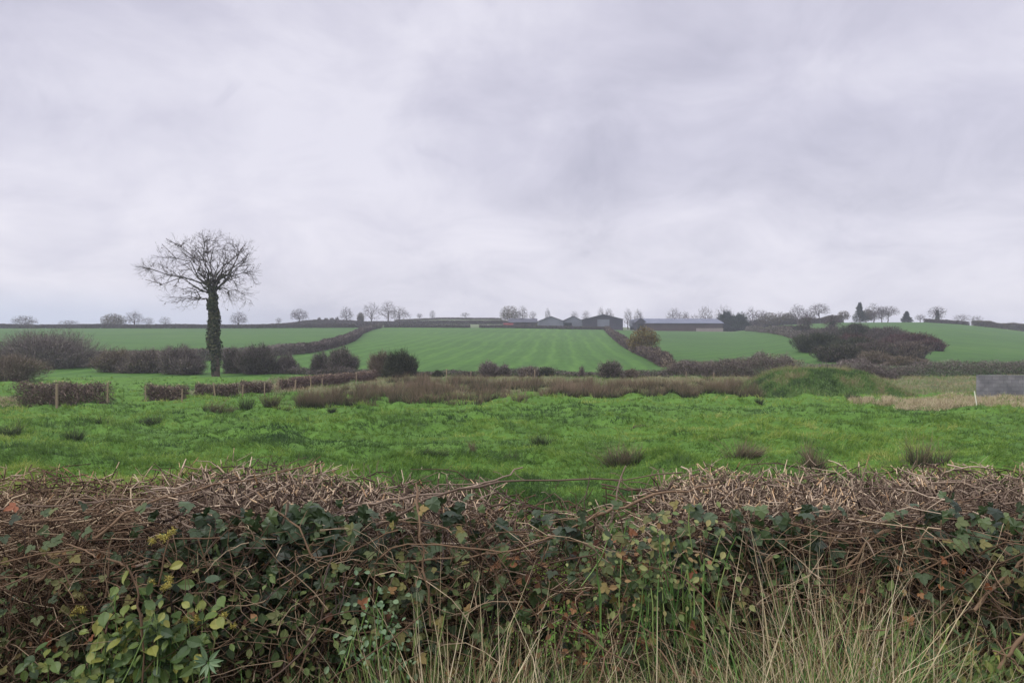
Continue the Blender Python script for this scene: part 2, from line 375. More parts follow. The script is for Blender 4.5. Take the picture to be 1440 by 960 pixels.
clumps = [  # px, base y, width px, height px, material, tone, label
 (18, 622, 40, 20, 'rushg', .5, 'dark low rush clump at the left edge of the pasture'),
 (108, 622, 28, 18, 'rushg', .1, 'compact dark rush clump second from the left edge of the pasture'),
 (139, 607, 27, 14, 'rushg', .3, 'small rush clump just behind the compact dark one on the left'),
 (218, 601, 38, 11, 'rushg', .4, 'flat spreading rush clump alone in the left of the pasture'),
 (303, 584, 30, 20, 'rush', .2, 'brownish rush clump under the leaning hedge posts, leftmost of three in a row'),
 (344, 580, 21, 22, 'rushg', .4, 'neat upright rush clump, middle of three in front of the clipped field hedge'),
 (384, 583, 30, 27, 'rush', .1, 'tall dark-based brown rush clump, right of three before the clipped field hedge'),
 (467, 581, 14, 8, 'rushg', .3, 'tiny dark rush tuft in front of the left end of the rush bed'),
 (757, 631, 42, 20, 'rushg', .35, 'dark rush clump out in the middle of the pasture'),
 (665, 641, 9, 20, 'rush', .8, 'thin brown upright stalks alone in the pasture left of the middle rush clump'),
 (718, 650, 22, 15, 'rushg', .5, 'small grey-green rush tuft in front of the middle rush clump'),
 (598, 650, 90, 17, 'rushg', .6, 'wide faint rush patch behind the hedge left of the middle'),
 (862, 656, 82, 26, 'rush', .25, 'wide brown-green rush clump just behind the hedge gap'),
 (1036, 646, 58, 26, 'rush', .65, 'brown rush clump with tall seed stalks leaning right'),
 (1138, 662, 42, 38, 'rush', .5, 'upright brown rush stalks close behind the right part of the hedge'),
 (1290, 658, 62, 40, 'rush', .3, 'large dark brown rush clump behind the right part of the hedge'),
 (1068, 571, 12, 9, 'rushg', 0, 'tiny dark tuft in the pasture in front of the mound'),
 (1197, 564, 22, 10, 'rushg', .5, 'grey-green tuft at the right foot of the mound'),
 (515, 577, 30, 12, 'rush', .2, 'low rush clump standing before the rush bed near its left end'),
 (648, 583, 14, 8, 'rushg', .3, 'small tuft just in front of the rush bed, left of the pasture centre')]
for px, py, w, h, mt, tone, lab in clumps:
    d = 3640/(py-HOR); g = G(px, d); e = empty('rush_clump', g, lab, 'rush clump', 'rush clumps dotted about the pasture')
    b = B(); ww = w/F*d; hh = max(h/F*d, .3); n = int(70+200*ww)
    for k in range(max(1, int(ww/.5))):
        ox = 0 if ww < .6 else R.uniform(-.38, .38)*ww
        rush(b, g[0]+ox, g[1]+R.normal()*.12, hh*R.uniform(.8, 1.05), min(ww, .9), int(n/max(1, int(ww/.5))*1.1), tone*.5, .5, lean=.4 if 'leaning' in lab else 0)
    rush(b, g[0], g[1], hh*1.45, ww*.9, int(10+26*ww), .55, .5, lean=R.normal()*.3); rush(b, g[0]+R.normal()*.2*ww, g[1]-.1, hh*.5, ww*1.5, int(30+60*ww), .35, .4)
    b.build('stems', M[mt], e)
# molehill
g = G(902, 3640/(606-HOR)); b = B(); n = 18
for k in range(3):
    a = np.linspace(0, 2*math.pi, n, endpoint=False); 
rings = []; 
for t in np.linspace(0, 1, 6):
    a = np.linspace(0, 2*math.pi, n, endpoint=False); rad = .3*math.sin(t*1.5708)*(1+.15*R.normal(size=n)); 
    rings.append(np.stack([g[0]+np.cos(a)*rad*1.4, g[1]+np.sin(a)*rad, np.full(n, g[2]+.16*math.cos(t*1.5708)-.02)+R.normal(size=n)*.012], 1))
V = np.concatenate(rings); I = np.arange(6*n).reshape(6, n)
b.add(V, np.stack([I[:-1], I[1:], np.roll(I, -1, 1)[1:], np.roll(I, -1, 1)[:-1]], -1).reshape(-1, 4), R.random(len(V)))
meta(b.build('molehill', vmat('mole_soil', lin((.06, .04, .03), (.13, .09, .07)), .95, .05)), 'small brown molehill of bare soil in the middle of the pasture', 'molehill')

# ------------------------------------------------------------------ bushes, hedges
def bush_points(blobs, n):
    """blobs: (cx,cy,cz,rx,ry,rz); points + outward dirs"""
    bl = np.array(blobs, float); vol = bl[:, 3]*bl[:, 4]*bl[:, 5]; k = R.choice(len(bl), n, p=vol/vol.sum())
    v = rdir(n); rr = 1.06*R.random(n)**.5
    lump = .38+1.2*fbm(v[:, 0]*3.+k*3.7+v[:, 2]*2, v[:, 1]*3.+v[:, 2]*3, 17, 3)
    P = bl[k, :3]+v*bl[k, 3:]*(rr*lump)[:, None]
    return P, v
def bush(name, px, d, wpx, toppx, mat, label, cat='bush', leaf=None, leafn=.5, dens=1., nb=5, group=None, tw=.03, base=None, parts=True):
    """a rounded bush at image column px, distance d; size from its width and top line"""
    g = G(px, d); Wm = wpx/F*d; Hm = (EYE+(HOR-toppx)/F*d)-g[2]
    e = empty(name, g, label, cat, group)
    bl = [(g[0]+R.uniform(-.08, .08)*Wm, g[1], g[2]+Hm*.42, Wm*.36, Wm*.33, Hm*.54)]
    for i in range(nb):
        a = R.uniform(-1.05, 1.05); s = R.uniform(.18, .46)
        hz = Hm*R.uniform(.2, .8)*(1-.6*a*a)
        bl.append((g[0]+a*Wm*.36, g[1]+R.uniform(-.25, .25)*Wm, g[2]+hz, Wm*s*.6, Wm*s*.6, min(Hm-hz, Hm*.3)))
    area = Wm*Hm; n = int(np.clip(1250*area*dens*(60/d)**1.5, 800, 24000))
    P, v = bush_points(bl, n); P[:, 2] = np.maximum(P[:, 2], Hbase(P[:, 0], P[:, 1])+.05)
    D = nrm(v+np.array([0, 0, .8])+R.normal(size=v.shape)*.4); L = R.uniform(.3, 1.1, n)*(1+.8*(R.random(n) < .08))*min(1.3, Hm/3.0)
    b = B(); slivers(b, P-D*L[:, None]*.6, D, L, tw*R.uniform(.5, 1.3, n)*(d/70)**.5)
    ns = 7; S0 = np.stack([g[0]+R.uniform(-.2, .2, ns)*Wm, g[1]+R.uniform(-.1, .1, ns)*Wm, np.full(ns, g[2]-.1)], 1)
    tubes(b, walk(S0, rdir(ns, 1.6), np.full(ns, Hm*.6), 5, .2), np.linspace(.07, .02, 5)[None].repeat(ns, 0)*min(1, Hm/3), m=1)
    b.build('branches', [M[mat], M['stem']], e)
    if leaf:
        nl = int(n*leafn*1.8); P, v = bush_points(bl, nl); b = B()
        P[:, 2] = np.maximum(P[:, 2], Hbase(P[:, 0], P[:, 1])+.05)
        place(b, *RND, P-v*.15, rdir(nl, .4), rdir(nl), R.uniform(.05, .13, nl)*(d/75)**.5)
        b.build('leaves', M[leaf], e)
    return e
def hedge(name, pts, width, height, mat, label, leaf=None, per=60, tw=.03, group=None, boxy=True, rough=.12, cutmat=None, cat='hedge', L0=(.2, .5), leafn=.5):
    """hedge following plan points [(x,y)...]"""
    pts = np.array(pts, float); seg = np.linalg.norm(np.diff(pts, axis=0), axis=1); s = np.concatenate([[0], np.cumsum(seg)]); Lt = s[-1]
    def at(t):
        x = np.interp(t, s, pts[:, 0]); y = np.interp(t, s, pts[:, 1]); k = np.clip(np.searchsorted(s, t)-1, 0, len(seg)-1)
        dd = np.diff(pts, axis=0)/seg[:, None]; return x, y, np.stack([-dd[k, 1], dd[k, 0]], 1)
    hfun = height if callable(height) else (lambda t: np.full(np.shape(t), height))
    c = pts[len(pts)//2]; e = empty(name, (c[0], c[1], float(Hbase(c[0], c[1]))), label, cat, group)
    n = int(min(per*Lt, 42000)); t = R.uniform(0, Lt, n); x, y, nn = at(t); o = R.uniform(-1, 1, n)
    endf = 1 if boxy else sm(np.minimum(t, Lt-t)/1.5)*.6+.4
    hh = hfun(t)*(1-rough+2*rough*fbm(t/1.3, o, 31, 2))*endf; wz = width*(.85+.3*vnoise(t/2.1, t*0, 3))/2
    zt = R.random(n)**.75; prof = np.where(zt > .8, 1-.35*((zt-.8)/.2)**2, 1)
    P = np.stack([x+nn[:, 0]*o*wz*prof, y+nn[:, 1]*o*wz*prof, 0*x], 1); g = Hbase(P[:, 0], P[:, 1])
    L = R.uniform(L0[0], L0[1], n); P[:, 2] = g+zt*np.maximum(hh-L*.3, .1)
    out = np.stack([nn[:, 0]*o, nn[:, 1]*o, np.full(n, .5)], 1)
    D = nrm(out+R.normal(size=(n, 3))*.65)
    b = B(); slivers(b, P-D*L[:, None]*.5, D, L, tw*R.uniform(.6, 1.5, n)); bt_ = b
    if leaf:
        nl = int(n*leafn*1.6); t = R.uniform(0, Lt, nl); x, y, nn = at(t); o = R.uniform(-.9, .9, nl)
        P = np.stack([x+nn[:, 0]*o*width/2, y+nn[:, 1]*o*width/2, 0*x], 1); P[:, 2] = Hbase(P[:, 0], P[:, 1])+R.random(nl)*hfun(t)*.92
        b = B(); place(b, *RND, P, rdir(nl, .4), rdir(nl), R.uniform(.5, 1.2, nl)*tw*2.6); b.build('leaves', M[leaf], e)
    if cutmat:
        nl = int(Lt*22); t = R.uniform(0, Lt, nl); x, y, nn = at(t); o = R.uniform(-1, 1, nl)
        P = np.stack([x+nn[:, 0]*o*width/2, y+nn[:, 1]*o*width/2, 0*x], 1); P[:, 2] = Hbase(P[:, 0], P[:, 1])+hfun(t)*(1-rough+2*rough*fbm(t/1.3, o, 31, 2))-.06
        slivers(bt_, P, rdir(nl, 1.2), R.uniform(.05, .11, nl), np.full(nl, tw*.8), m=1)
    bt_.build('twigs', [M[mat], M['tip']], e)
    return e

# clipped field hedge on the left: separate blocks with gaps
def onflat(px, d): return ((px-720)/F*d, d)
G1 = 'clipped hedge blocks along the left side of the pasture'
blocks = [(30, 38.5, 148, 37.5, 1.42, 1.5, 'long clipped brown hedge block behind the tall post at the left'),
          (208, 41.5, 262, 41, 1.12, 1.1, 'short dark clipped hedge block right of the green gap'),
          (275, 43.5, 335, 44.5, 1.05, 1.1, 'clipped hedge block below the ivy-clad tree'),
          (338, 46, 382, 47, 1.05, 1.1, 'clipped hedge block under the bushes right of the ivy-clad tree'),
          (392, 49, 405, 49.5, .95, .9, 'tiny lone clipped hedge block between two gaps'),
          (413, 51, 455, 56, 1.0, 1.2, 'clipped hedge block where the field hedge turns away, left half'),
          (455, 56, 522, 64, 1.0, 1.4, 'last and farthest clipped hedge block beside the rush bed')]
for a, da, c_, dc, h, w, lab in blocks:
    hedge('clipped_hedge', [onflat(a, da+.5), onflat(c_, dc+.5)], w, h, 'hedgef', lab, leaf='bushb', per=900, tw=.026, group=G1, cutmat='tip', leafn=.5, rough=.26)
posts = [(80, 35.2, 35, .0, 1.3, 'stout pale fence post in front of the long clipped hedge block'),
 (151, 37, 30, .02, .9, 'slim weathered post at the right end of the long hedge block'), (205, 40.5, 24, -.03, .8, 'brown post at the left end of the short dark hedge block'),
 (256, 40.6, 19, .02, .9, 'short pale post against the right end of the short dark hedge block'), (303, 42.5, 24, -.12, 1, 'leaning pale post in front of the hedge block below the ivy-clad tree'),
 (341, 44.3, 18, .05, .9, 'post in the joint between the second and third short hedge blocks'), (372, 45.5, 18, 0, .8, 'thin post before the hedge block under the bushes'),
 (391, 47.5, 15, 0, .8, 'thin dark post left of the tiny lone hedge block'), (415, 49.5, 17, .05, 1, 'pale post at the left end of the hedge block that turns away'),
 (437, 51.5, 16, 0, .9, 'pale post midway along the hedge block that turns away'), (453, 54, 14, 0, .9, 'slim post at the seam of the two farthest hedge blocks'),
 (501, 58.5, 14, 0, .8, 'slim pale post near the right end of the farthest hedge block'),
 (628, 66, 16, 0, 1, 'dark thick post beside the little round bush on the low bank'), (662, 68, 12, 0, .8, 'small post on the low bank beneath the crop field'),
 (752, 66, 13, 0, .9, 'pale post among the low bushes beneath the crop field'), (1004, 66, 11, 0, .9, 'slim pale post at the foot of the right-hand hedge'),
 (965, 66, 10, 0, .9, 'slim post left of the right-hand hedge foot')]
for px, d, hpx, ln, th, lab in posts:
    g = G(px, d); hm = hpx/F*d; b = B(); n = 10; a = np.linspace(0, 6.283, n, endpoint=False); r0 = .045*th
    rings = [np.stack([g[0]+np.cos(a)*r_+ln*z, g[1]+np.sin(a)*r_, g[2]+0*a+z], 1) for z, r_ in ((-.3, r0), (hm*.5, r0*.97), (hm-.03, r0*.95), (hm, r0*.7), (hm+.005, .001))]
    V = np.concatenate(rings); I = np.arange(5*n).reshape(5, n)
    b.add(V, np.stack([I[:-1], np.roll(I, -1, 1)[:-1], np.roll(I, -1, 1)[1:], I[1:]], -1).reshape(-1, 4), R.random())
    meta(b.build('fence_post', M['post']), lab, 'fence post', 'wooden posts of the field boundaries')

# thickets and bushes of the middle distance
bush('thicket', 70, 88, 175, 462, 'bushp', 'big purplish grey thicket of bare branches at the left edge', 'thicket', leaf='bushp', leafn=.35, dens=.9, nb=11)
bush('thicket', 10, 62, 130, 499, 'bushb', 'brown bramble thicket low at the left edge before the big grey one', 'thicket', leaf='bushb', leafn=.3, nb=7)
bu = [(165, 80, 70, 491, 'bushb', 'bushb', 'low brown bush at the right foot of the big grey thicket'),
 (210, 79, 75, 492, 'bushp', 'bushb', 'spreading brown bush halfway between the thicket and the ivy-clad tree'),
 (255, 77, 68, 486, 'bushp', 'bushp', 'rounded purple-grey bush just left of the ivy-clad tree'),
 (328, 78, 34, 489, 'bushp', 'bushg', 'narrow dark bush just right of the ivy-clad tree'),
 (365, 77, 56, 484, 'bushp', 'bushg', 'tall dark bush, second to the right of the ivy-clad tree'),
 (404, 78, 34, 497, 'bushp', 'bushp', 'thin smaller bush in the gap between two dark bushes'),
 (450, 77, 34, 495, 'bushp', 'bushg', 'dark bush on the left of the pair below the curving hill hedge'),
 (480, 76, 46, 490, 'bushp', 'bushg', 'dark bush on the right of the pair below the curving hill hedge'),
 (533, 70, 42, 495, 'bushb', 'farg', 'pale brown loose bush leaning on the dark olive one'),
 (561, 68, 52, 493, 'bushg', 'bushg', 'dense dark olive round bush at the corner of the crop field'),
 (617, 70, 15, 519, 'bushg', 'bushg', 'little round dark bush alone beside a post'),
 (688, 70, 32, 507, 'bushp', 'bushp', 'thin grey bush beneath the crop field, left one of two'),
 (710, 71, 22, 511, 'bushp', 'bushp', 'thin grey bush beneath the crop field, right one of two'),
 (742, 69, 34, 514, 'bushp', 'bushb', 'low brown bush under the middle of the crop field'),
 (768, 69, 30, 515, 'bushg', 'bushg', 'low dark wedge-shaped bush under the middle of the crop field'),
 (819, 70, 12, 514, 'bushp', 'bushp', 'small wispy bush under the crop field left of the dark one'),
 (858, 68, 40, 507, 'bushp', 'bushg', 'dark upright bush under the right of the crop field'),
 (890, 69, 26, 518, 'bushb', 'bushb', 'low brown bush right of the dark upright one')]
for px, d, w, top, m_, lf, lab in bu:
    bush('bush', px, d, w*1.08, top, m_, lab, leaf=lf, leafn=.55, group='bushes along the far side of the low ground')
hedge('low_hedge', [onflat(560, 71), onflat(700, 71), onflat(830, 71), onflat(950, 70)], 1.4, lambda t: .55+.5*vnoise(t/2.4, t*0, 9), 'bushp', 'low ragged hedge bank along the foot of the crop field', leaf='bushg', per=420, boxy=False, tw=.03, rough=.3)
hedge('low_hedge', [onflat(330, 80), onflat(560, 72)], 1.3, lambda t: .3+.6*vnoise(t/2.4, t*0, 19), 'bushp', 'low dark hedge bottom beneath the bushes right of the ivy-clad tree', leaf='bushg', per=350, boxy=False, rough=.3)
hedge('overgrown_hedge', [onflat(930, 73), onflat(1000, 71), onflat(1060, 70), onflat(1130, 68)], 3.2, lambda t: .8+1.5*vnoise(t/2.6, t*0, 41)+.4*vnoise(t/.9, t*0, 4), 'bushp', 'overgrown purplish brown hedge between the crop field and the mound', leaf='bushb', per=1000, boxy=False, rough=.3, tw=.032, L0=(.3, .8))
hedge('overgrown_hedge', [onflat(1120, 66), onflat(1190, 66), onflat(1250, 68)], 2.5, lambda t: 1.3+.8*vnoise(t/2.6, t*0, 43), 'bushp', 'bare purplish hedge top showing directly behind the mound', leaf='bushp', per=700, boxy=False, rough=.3, tw=.032, L0=(.3, .7))
hedge('low_hedge', [onflat(1240, 72), onflat(1300, 74), onflat(1400, 76), onflat(1560, 80)], 2., lambda t: 1.1+.6*vnoise(t/2.6, t*0, 47), 'bushp', 'low hedge running from the thicket to behind the grey block wall', leaf='bushg', per=500, boxy=False, rough=.3)

# hill hedges
hedge('hill_hedge', wl[:6], 2.2, lambda t: 1.5+.5*vnoise(t/4, t*0, 2), 'far', 'thick brown hedge curving down the hill left of the crop field', leaf='bushp', per=330, tw=.07, L0=(.3, .8), leafn=.6)
hedge('hill_hedge', wl[5:], 2.2, lambda t: 1.6+.3*vnoise(t/5, t*0, 2), 'bushp', 'lower hill hedge under the left hill field, mostly behind bushes', leaf='bushp', per=300, tw=.06, L0=(.3, .8))
hedge('hill_hedge', wr, 1.9, lambda t: .8+1.2*vnoise(t/4, t*0, 7), 'far', 'brown hedge slanting down the hill right of the crop field past the autumn tree', leaf='bushb', per=330, tw=.07, L0=(.4, 1.), leafn=.6, boxy=False)
hedge('hill_hedge', wt[:4], 2.2, lambda t: 1.1+1.3*vnoise(t/4, t*0, 27), 'bushp', 'dark hedge slanting down from the farm into the right-hand thicket', leaf='bushg', per=330, tw=.08, L0=(.4, 1.), leafn=.6, boxy=False)
# crest hedges
def cr(px, d=D1): return ((px-720)/F*d, d)
hedge('crest_hedge', [cr(-60), cr(60), cr(150), cr(250), cr(340)], 2.6, lambda t: 1.5+.4*vnoise(t/14, t*0, 2), 'far', 'dark clipped hedge along the skyline left of the ivy-clad tree', leaf='far', per=160, tw=.12, L0=(.4, .9), leafn=.8)
hedge('crest_hedge', [cr(336), cr(420), cr(530)], 2.6, lambda t: 1.5+.3*vnoise(t/14, t*0, 12), 'far', 'dark clipped hedge at the top of the left hill field right of the ivy-clad tree', leaf='far', per=160, tw=.12, L0=(.4, .9), leafn=.8)
hedge('crest_hedge', [cr(540), cr(600), cr(661)], 2., 1.25, 'far', 'thin dark hedge along the top of the crop field, left of its gateway', leaf='far', per=150, tw=.12, L0=(.4, .9), leafn=.8)
hedge('crest_hedge', [cr(674), cr(720), cr(790), cr(852)], 2., 1.2, 'far', 'thin dark hedge between the crop field and the farmyard', leaf='far', per=150, tw=.12, L0=(.4, .9), leafn=.8)
hedge('far_hedge', [cr(365, 380), cr(470, 340), cr(560, 330), cr(640, 330), cr(720, 335)], 2.6, lambda t: 1.3+1.3*sm((t-20)/30)*(1-sm((t-68)/10)*.6), 'far', 'second dark hedge just above the one topping the left hill field', leaf='far', per=150, tw=.12, L0=(.4, .9), leafn=.8)
hedge('far_hedge', [cr(555, 418), cr(620, 418), cr(705, 418)], 2.4, 1.1, 'farg', 'farthest low hedge on the skyline left of the farm', leaf='farg', per=120, tw=.15, L0=(.4, .9), leafn=.8)
hedge('far_hedge', [cr(1022, 300), cr(1060, 312), cr(1100, 310), cr(1185, 300)], 4, lambda t: 1.6+2.6*vnoise(t/5, t*0, 57), 'far', 'tall ragged line of dark trees and scrub on the skyline right of the farm', leaf='farg', per=260, tw=.13, L0=(.6, 1.4), boxy=False, cat='hedgerow', leafn=.7)
hedge('crest_hedge', [cr(1300, 290), cr(1362, 290)], 2.5, 1.8, 'far', 'short dark hedge on the skyline right of the ivy-filled round tree', leaf='far', per=150, tw=.12, L0=(.4, .9), leafn=.8)
hedge('crest_hedge', [cr(1368, 288), cr(1405, 287), cr(1445, 286), cr(1520, 284)], 3, lambda t: 2.2+1.2*vnoise(t/3, t*0, 67), 'far', 'dark tree-tall hedge falling along the skyline to the right edge', leaf='farg', per=200, tw=.12, L0=(.5, 1.2), leafn=.8)

# right-hand thicket: separate bushes
th = [(1150, 118, 70, 472, 'bushg', 'bushg', 'dark evergreen bush with overhanging left side at the left end of the right-hand thicket'),
 (1200, 108, 60, 478, 'bushg', 'bushg', 'dark green rounded bush low in the middle of the right-hand thicket'),
 (1195, 120, 60, 473, 'bushr', 'thk', 'reddish bush top between the dark bushes of the right-hand thicket'),
 (1245, 112, 70, 479, 'thk', 'bushr', 'grey brown bush under the red bushes of the right-hand thicket'),
 (1282, 128, 66, 471, 'bushr', 'bushr', 'deep red-brown bush near the right end of the right-hand thicket'),
 (1310, 122, 40, 480, 'bushr', 'thk', 'dark low bush ending the right-hand thicket on its right'),
 (1245, 145, 50, 463, 'thk', 'thk', 'purple grey bush at the back of the right-hand thicket'),
 (1200, 150, 40, 459, 'bushg', 'thk', 'dark bush standing highest at the back of the right-hand thicket'),
 (1100, 225, 34, 460, 'thk', 'thk', 'bush in the hedge below the skyline right of the farm'),
 (1125, 200, 34, 459, 'thk', 'bushg', 'dark bush left of the two ivy-dark hill trees'),
 (1162, 180, 50, 462, 'thk', 'thk', 'bush beneath the two ivy-dark hill trees'),
 (1180, 96, 70, 487, 'bushg', 'thk', 'dark bush low at the left foot of the right-hand thicket'),
 (1222, 98, 70, 485, 'thk', 'bushg', 'purple grey bush spreading low in the middle front of the right-hand thicket'),
 (1270, 100, 70, 484, 'thk', 'bushb', 'rough brown-grey bush at the middle right front of the right-hand thicket'),
 (1232, 92, 44, 496, 'bushb', 'bushb', 'pale brown bush at the lower front of the right-hand thicket'),
 (1270, 90, 50, 503, 'bushb', 'farg', 'low straw-brown bush at the lower right foot of the right-hand thicket')]
for px, d, w, top, m_, lf, lab in th:
    bush('bush', px, d, w*1.12, top-3, m_, lab, leaf=lf, leafn=.7, dens=1.6, group='bushes of the right-hand thicket', tw=.05)
bush('evergreen_bush', 1040, 296, 30, 441, 'conif', 'dark evergreen clump right of the long shed, right one of two', 'bush', leaf='conif', dens=2, tw=.09)
bush('evergreen_bush', 1020, 298, 26, 439, 'conif', 'dark evergreen clump touching the end of the long shed', 'bush', leaf='conif', dens=2, tw=.09)

# ------------------------------------------------------------------ trees
def bez(A, Tn, Bp, K=6, up=.25, tm=.32):
    d = np.linalg.norm(Bp-A, axis=1, keepdims=True); C1 = A+(nrm(Bp-A)*(1-tm)+Tn*tm)*d*.5+np.array([0, 0, -.35])*d*up*.3
    t = np.linspace(0, 1, K)[None, :, None]
    return (1-t)**2*A[:, None]+2*t*(1-t)*C1[:, None]+t*t*Bp[:, None]
def tree(name, base, blobs, trunk_top, trunk_r, label, cat='tree', n=(10, 70, 350, 900), tipr=.012, mat='tree', ivy=0, group=None, lean=(0, 0), jit=.12, S=4, leaf=None, leafn=0, leafs=.2, up=.25):
    """blobs in world coords (cx,cy,cz,rx,ry,rz); branches grow to fill them"""
    base = np.asarray(base, float); e = empty(name, base-np.array([0, 0, .0]), label, cat, group)
    d_far = not d_near(base)
    top = np.array([base[0]+lean[0], base[1]+lean[1], trunk_top])
    K = 8; tr = base+(top-base)*np.linspace(-.04, 1, K)[:, None]; tr[1:-1] += R.normal(size=(K-2, 3))*np.array([1, 1, 0])*trunk_r*.25
    rad = trunk_r*np.array([1.35]+list(np.linspace(1, .5 if d_far else .13, K-1)))
    b = B(); tubes(b, tr[None], rad[None], 8); b.build('trunk', M['stem'] if d_near(base) else M[mat], e, smooth=True)
    prev = tr[None]; prevR = rad[None]; lo = [.55, .3, .2, .25]; b = B(); bl = np.array(blobs, float)
    vol = bl[:, 3]*bl[:, 4]*bl[:, 5]; rs = [trunk_r*.38, trunk_r*.15, trunk_r*.07, tipr] if d_far else [trunk_r*.3, .04, .022, tipr]
    for lv, cnt in enumerate(n):
        k = R.choice(len(bl), cnt, p=vol/vol.sum()); v = rdir(cnt, .45 if (lv == 0 and not d_far) else .15); shell = [(.55, .95), (.45, 1.), (.4, 1.04), (.3, 1.08)][lv]
        T = bl[k, :3]+v*bl[k, 3:]*R.uniform(*shell, cnt)[:, None]
        N_, K_, _ = prev.shape; st = int(lo[lv]*K_) if lv else int((.5 if d_far else .7)*K_)
        cand = prev[:, st:-1].reshape(-1, 3); ct = nrm(np.gradient(prev, axis=1))[:, st:-1].reshape(-1, 3); cr_ = prevR[:, st:-1].reshape(-1)
        dist = np.linalg.norm(T[:, None]-cand[None], axis=2)*(1+.25*R.random((cnt, len(cand))))
        dirv = nrm(T[:, None]-cand[None]); dot = (dirv*ct[None]).sum(-1); dist = dist*(1.6-dot*.7)+np.maximum(cand[None, :, 2]-T[:, None, 2], 0)*.3
        j = dist.argmin(1); A = cand[j]; P = bez(A, ct[j], T, 6, up, .32 if d_far else (.42, .5, .45, .35)[lv])
        ln = np.linalg.norm(T-A, axis=1); P[:, 1:-1] += R.normal(size=P[:, 1:-1].shape)*(ln*jit*.3)[:, None, None]
        r0 = np.minimum(rs[lv], cr_[j]*.8); r1 = r0*(.35 if lv < 3 else .6); Rd = r0[:, None]+(r1-r0)[:, None]*np.linspace(0, 1, 6)[None]; Rd = np.maximum(Rd, tipr*.6)
        tubes(b, P, Rd, 5 if lv == 0 else S if lv < 2 else 3); prev = P; prevR = Rd
        if lv == 0: limb0, limbR = P, Rd
    b.build('branches', M[mat], e); global TIPS; TIPS = prev[:, -1]
    if ivy:
        b = B(); ni = ivy; t = R.random(ni)**.9; c = base+(top-base)*(t*(1 if d_far else .9))[:, None]; a = R.random(ni)*6.283
        wid = trunk_r*(.9+.85*sm(t*2.2)*(1-(0 if not d_far else .65)*sm((t-.62)*2.9))*(1 if d_far else 1.25*np.sqrt(np.clip(1-t**1.6, 0, 1))+.12))*(.6+.8*vnoise(t*11, a*.8, 3)); rr = wid*np.sqrt(R.random(ni))
        P = c+np.stack([np.cos(a)*rr, np.sin(a)*rr, R.normal(size=ni)*.1], 1); Nn = nrm(np.stack([np.cos(a), np.sin(a), .4+0*a], 1)+R.normal(size=(ni, 3))*.4)
        place(b, *IVY, P, Nn, nrm(np.array([0, 0, -1.])+R.normal(size=(ni, 3))*.4), R.uniform(.12, .24, ni)*(1 if tipr < .02 else 2.6))
        if not d_far:
            nj = 2600; k = R.integers(0, len(limb0), nj); w = R.random(nj)**1.4*2.6; i0 = w.astype(int); fr = (w-i0)[:, None]; c = limb0[k, i0]*(1-fr)+limb0[k, i0+1]*fr
            v = rdir(nj); place(b, *IVY, c+v*(R.random(nj)*.22*(1-w/2.9))[:, None], v, nrm(np.array([0, 0, -1.])+R.normal(size=(nj, 3))*.5), R.uniform(.1, .19, nj))
        b.build('ivy', M['bushg'], e)
    if leaf:
        k = R.choice(len(bl), leafn, p=vol/vol.sum()); v = rdir(leafn); P = bl[k, :3]+v*bl[k, 3:]*(R.random(leafn)**.5)[:, None]
        b = B(); place(b, *RND, P, rdir(leafn, .4), rdir(leafn), R.uniform(.6, 1.3, leafn)*leafs); b.build('leaves', M[leaf], e)
    return e
def d_near(b): return b[1] < 100
# the ivy-clad ash
da = 73.; bs_ = G(303, da); PX = da/F
def blob(px, py, rx, ry, dy=0, rd=None): c = W(px, py, da); return (c[0], c[1]+dy, c[2], rx*PX, (rd or rx)*PX, ry*PX)
ash = tree('ash_tree', bs_, [blob(300, 370, 48, 46), blob(300, 352, 40, 30), blob(222, 382, 35, 24), blob(256, 362, 38, 34), blob(338, 386, 31, 40), blob(338, 362, 28, 34), blob(256, 418, 34, 22, rd=28), blob(334, 420, 26, 22)],
     float(W(0, 392, da)[2]), .34, 'tall bare tree with thick ivy up its trunk, standing alone at the left', 'tree', n=(28, 150, 850, 3200), tipr=.011, ivy=5200, lean=(-.3, 0), jit=.16, up=.7)
b = B(); P_ = TIPS[R.choice(len(TIPS), 260, replace=False)]; n_ = len(P_)
place(b, *OV, P_, rdir(n_), rdir(n_, -1), R.uniform(.08, .17, n_)); meta(b.build('seed_clusters', M['stem'], ash), kind='stuff')

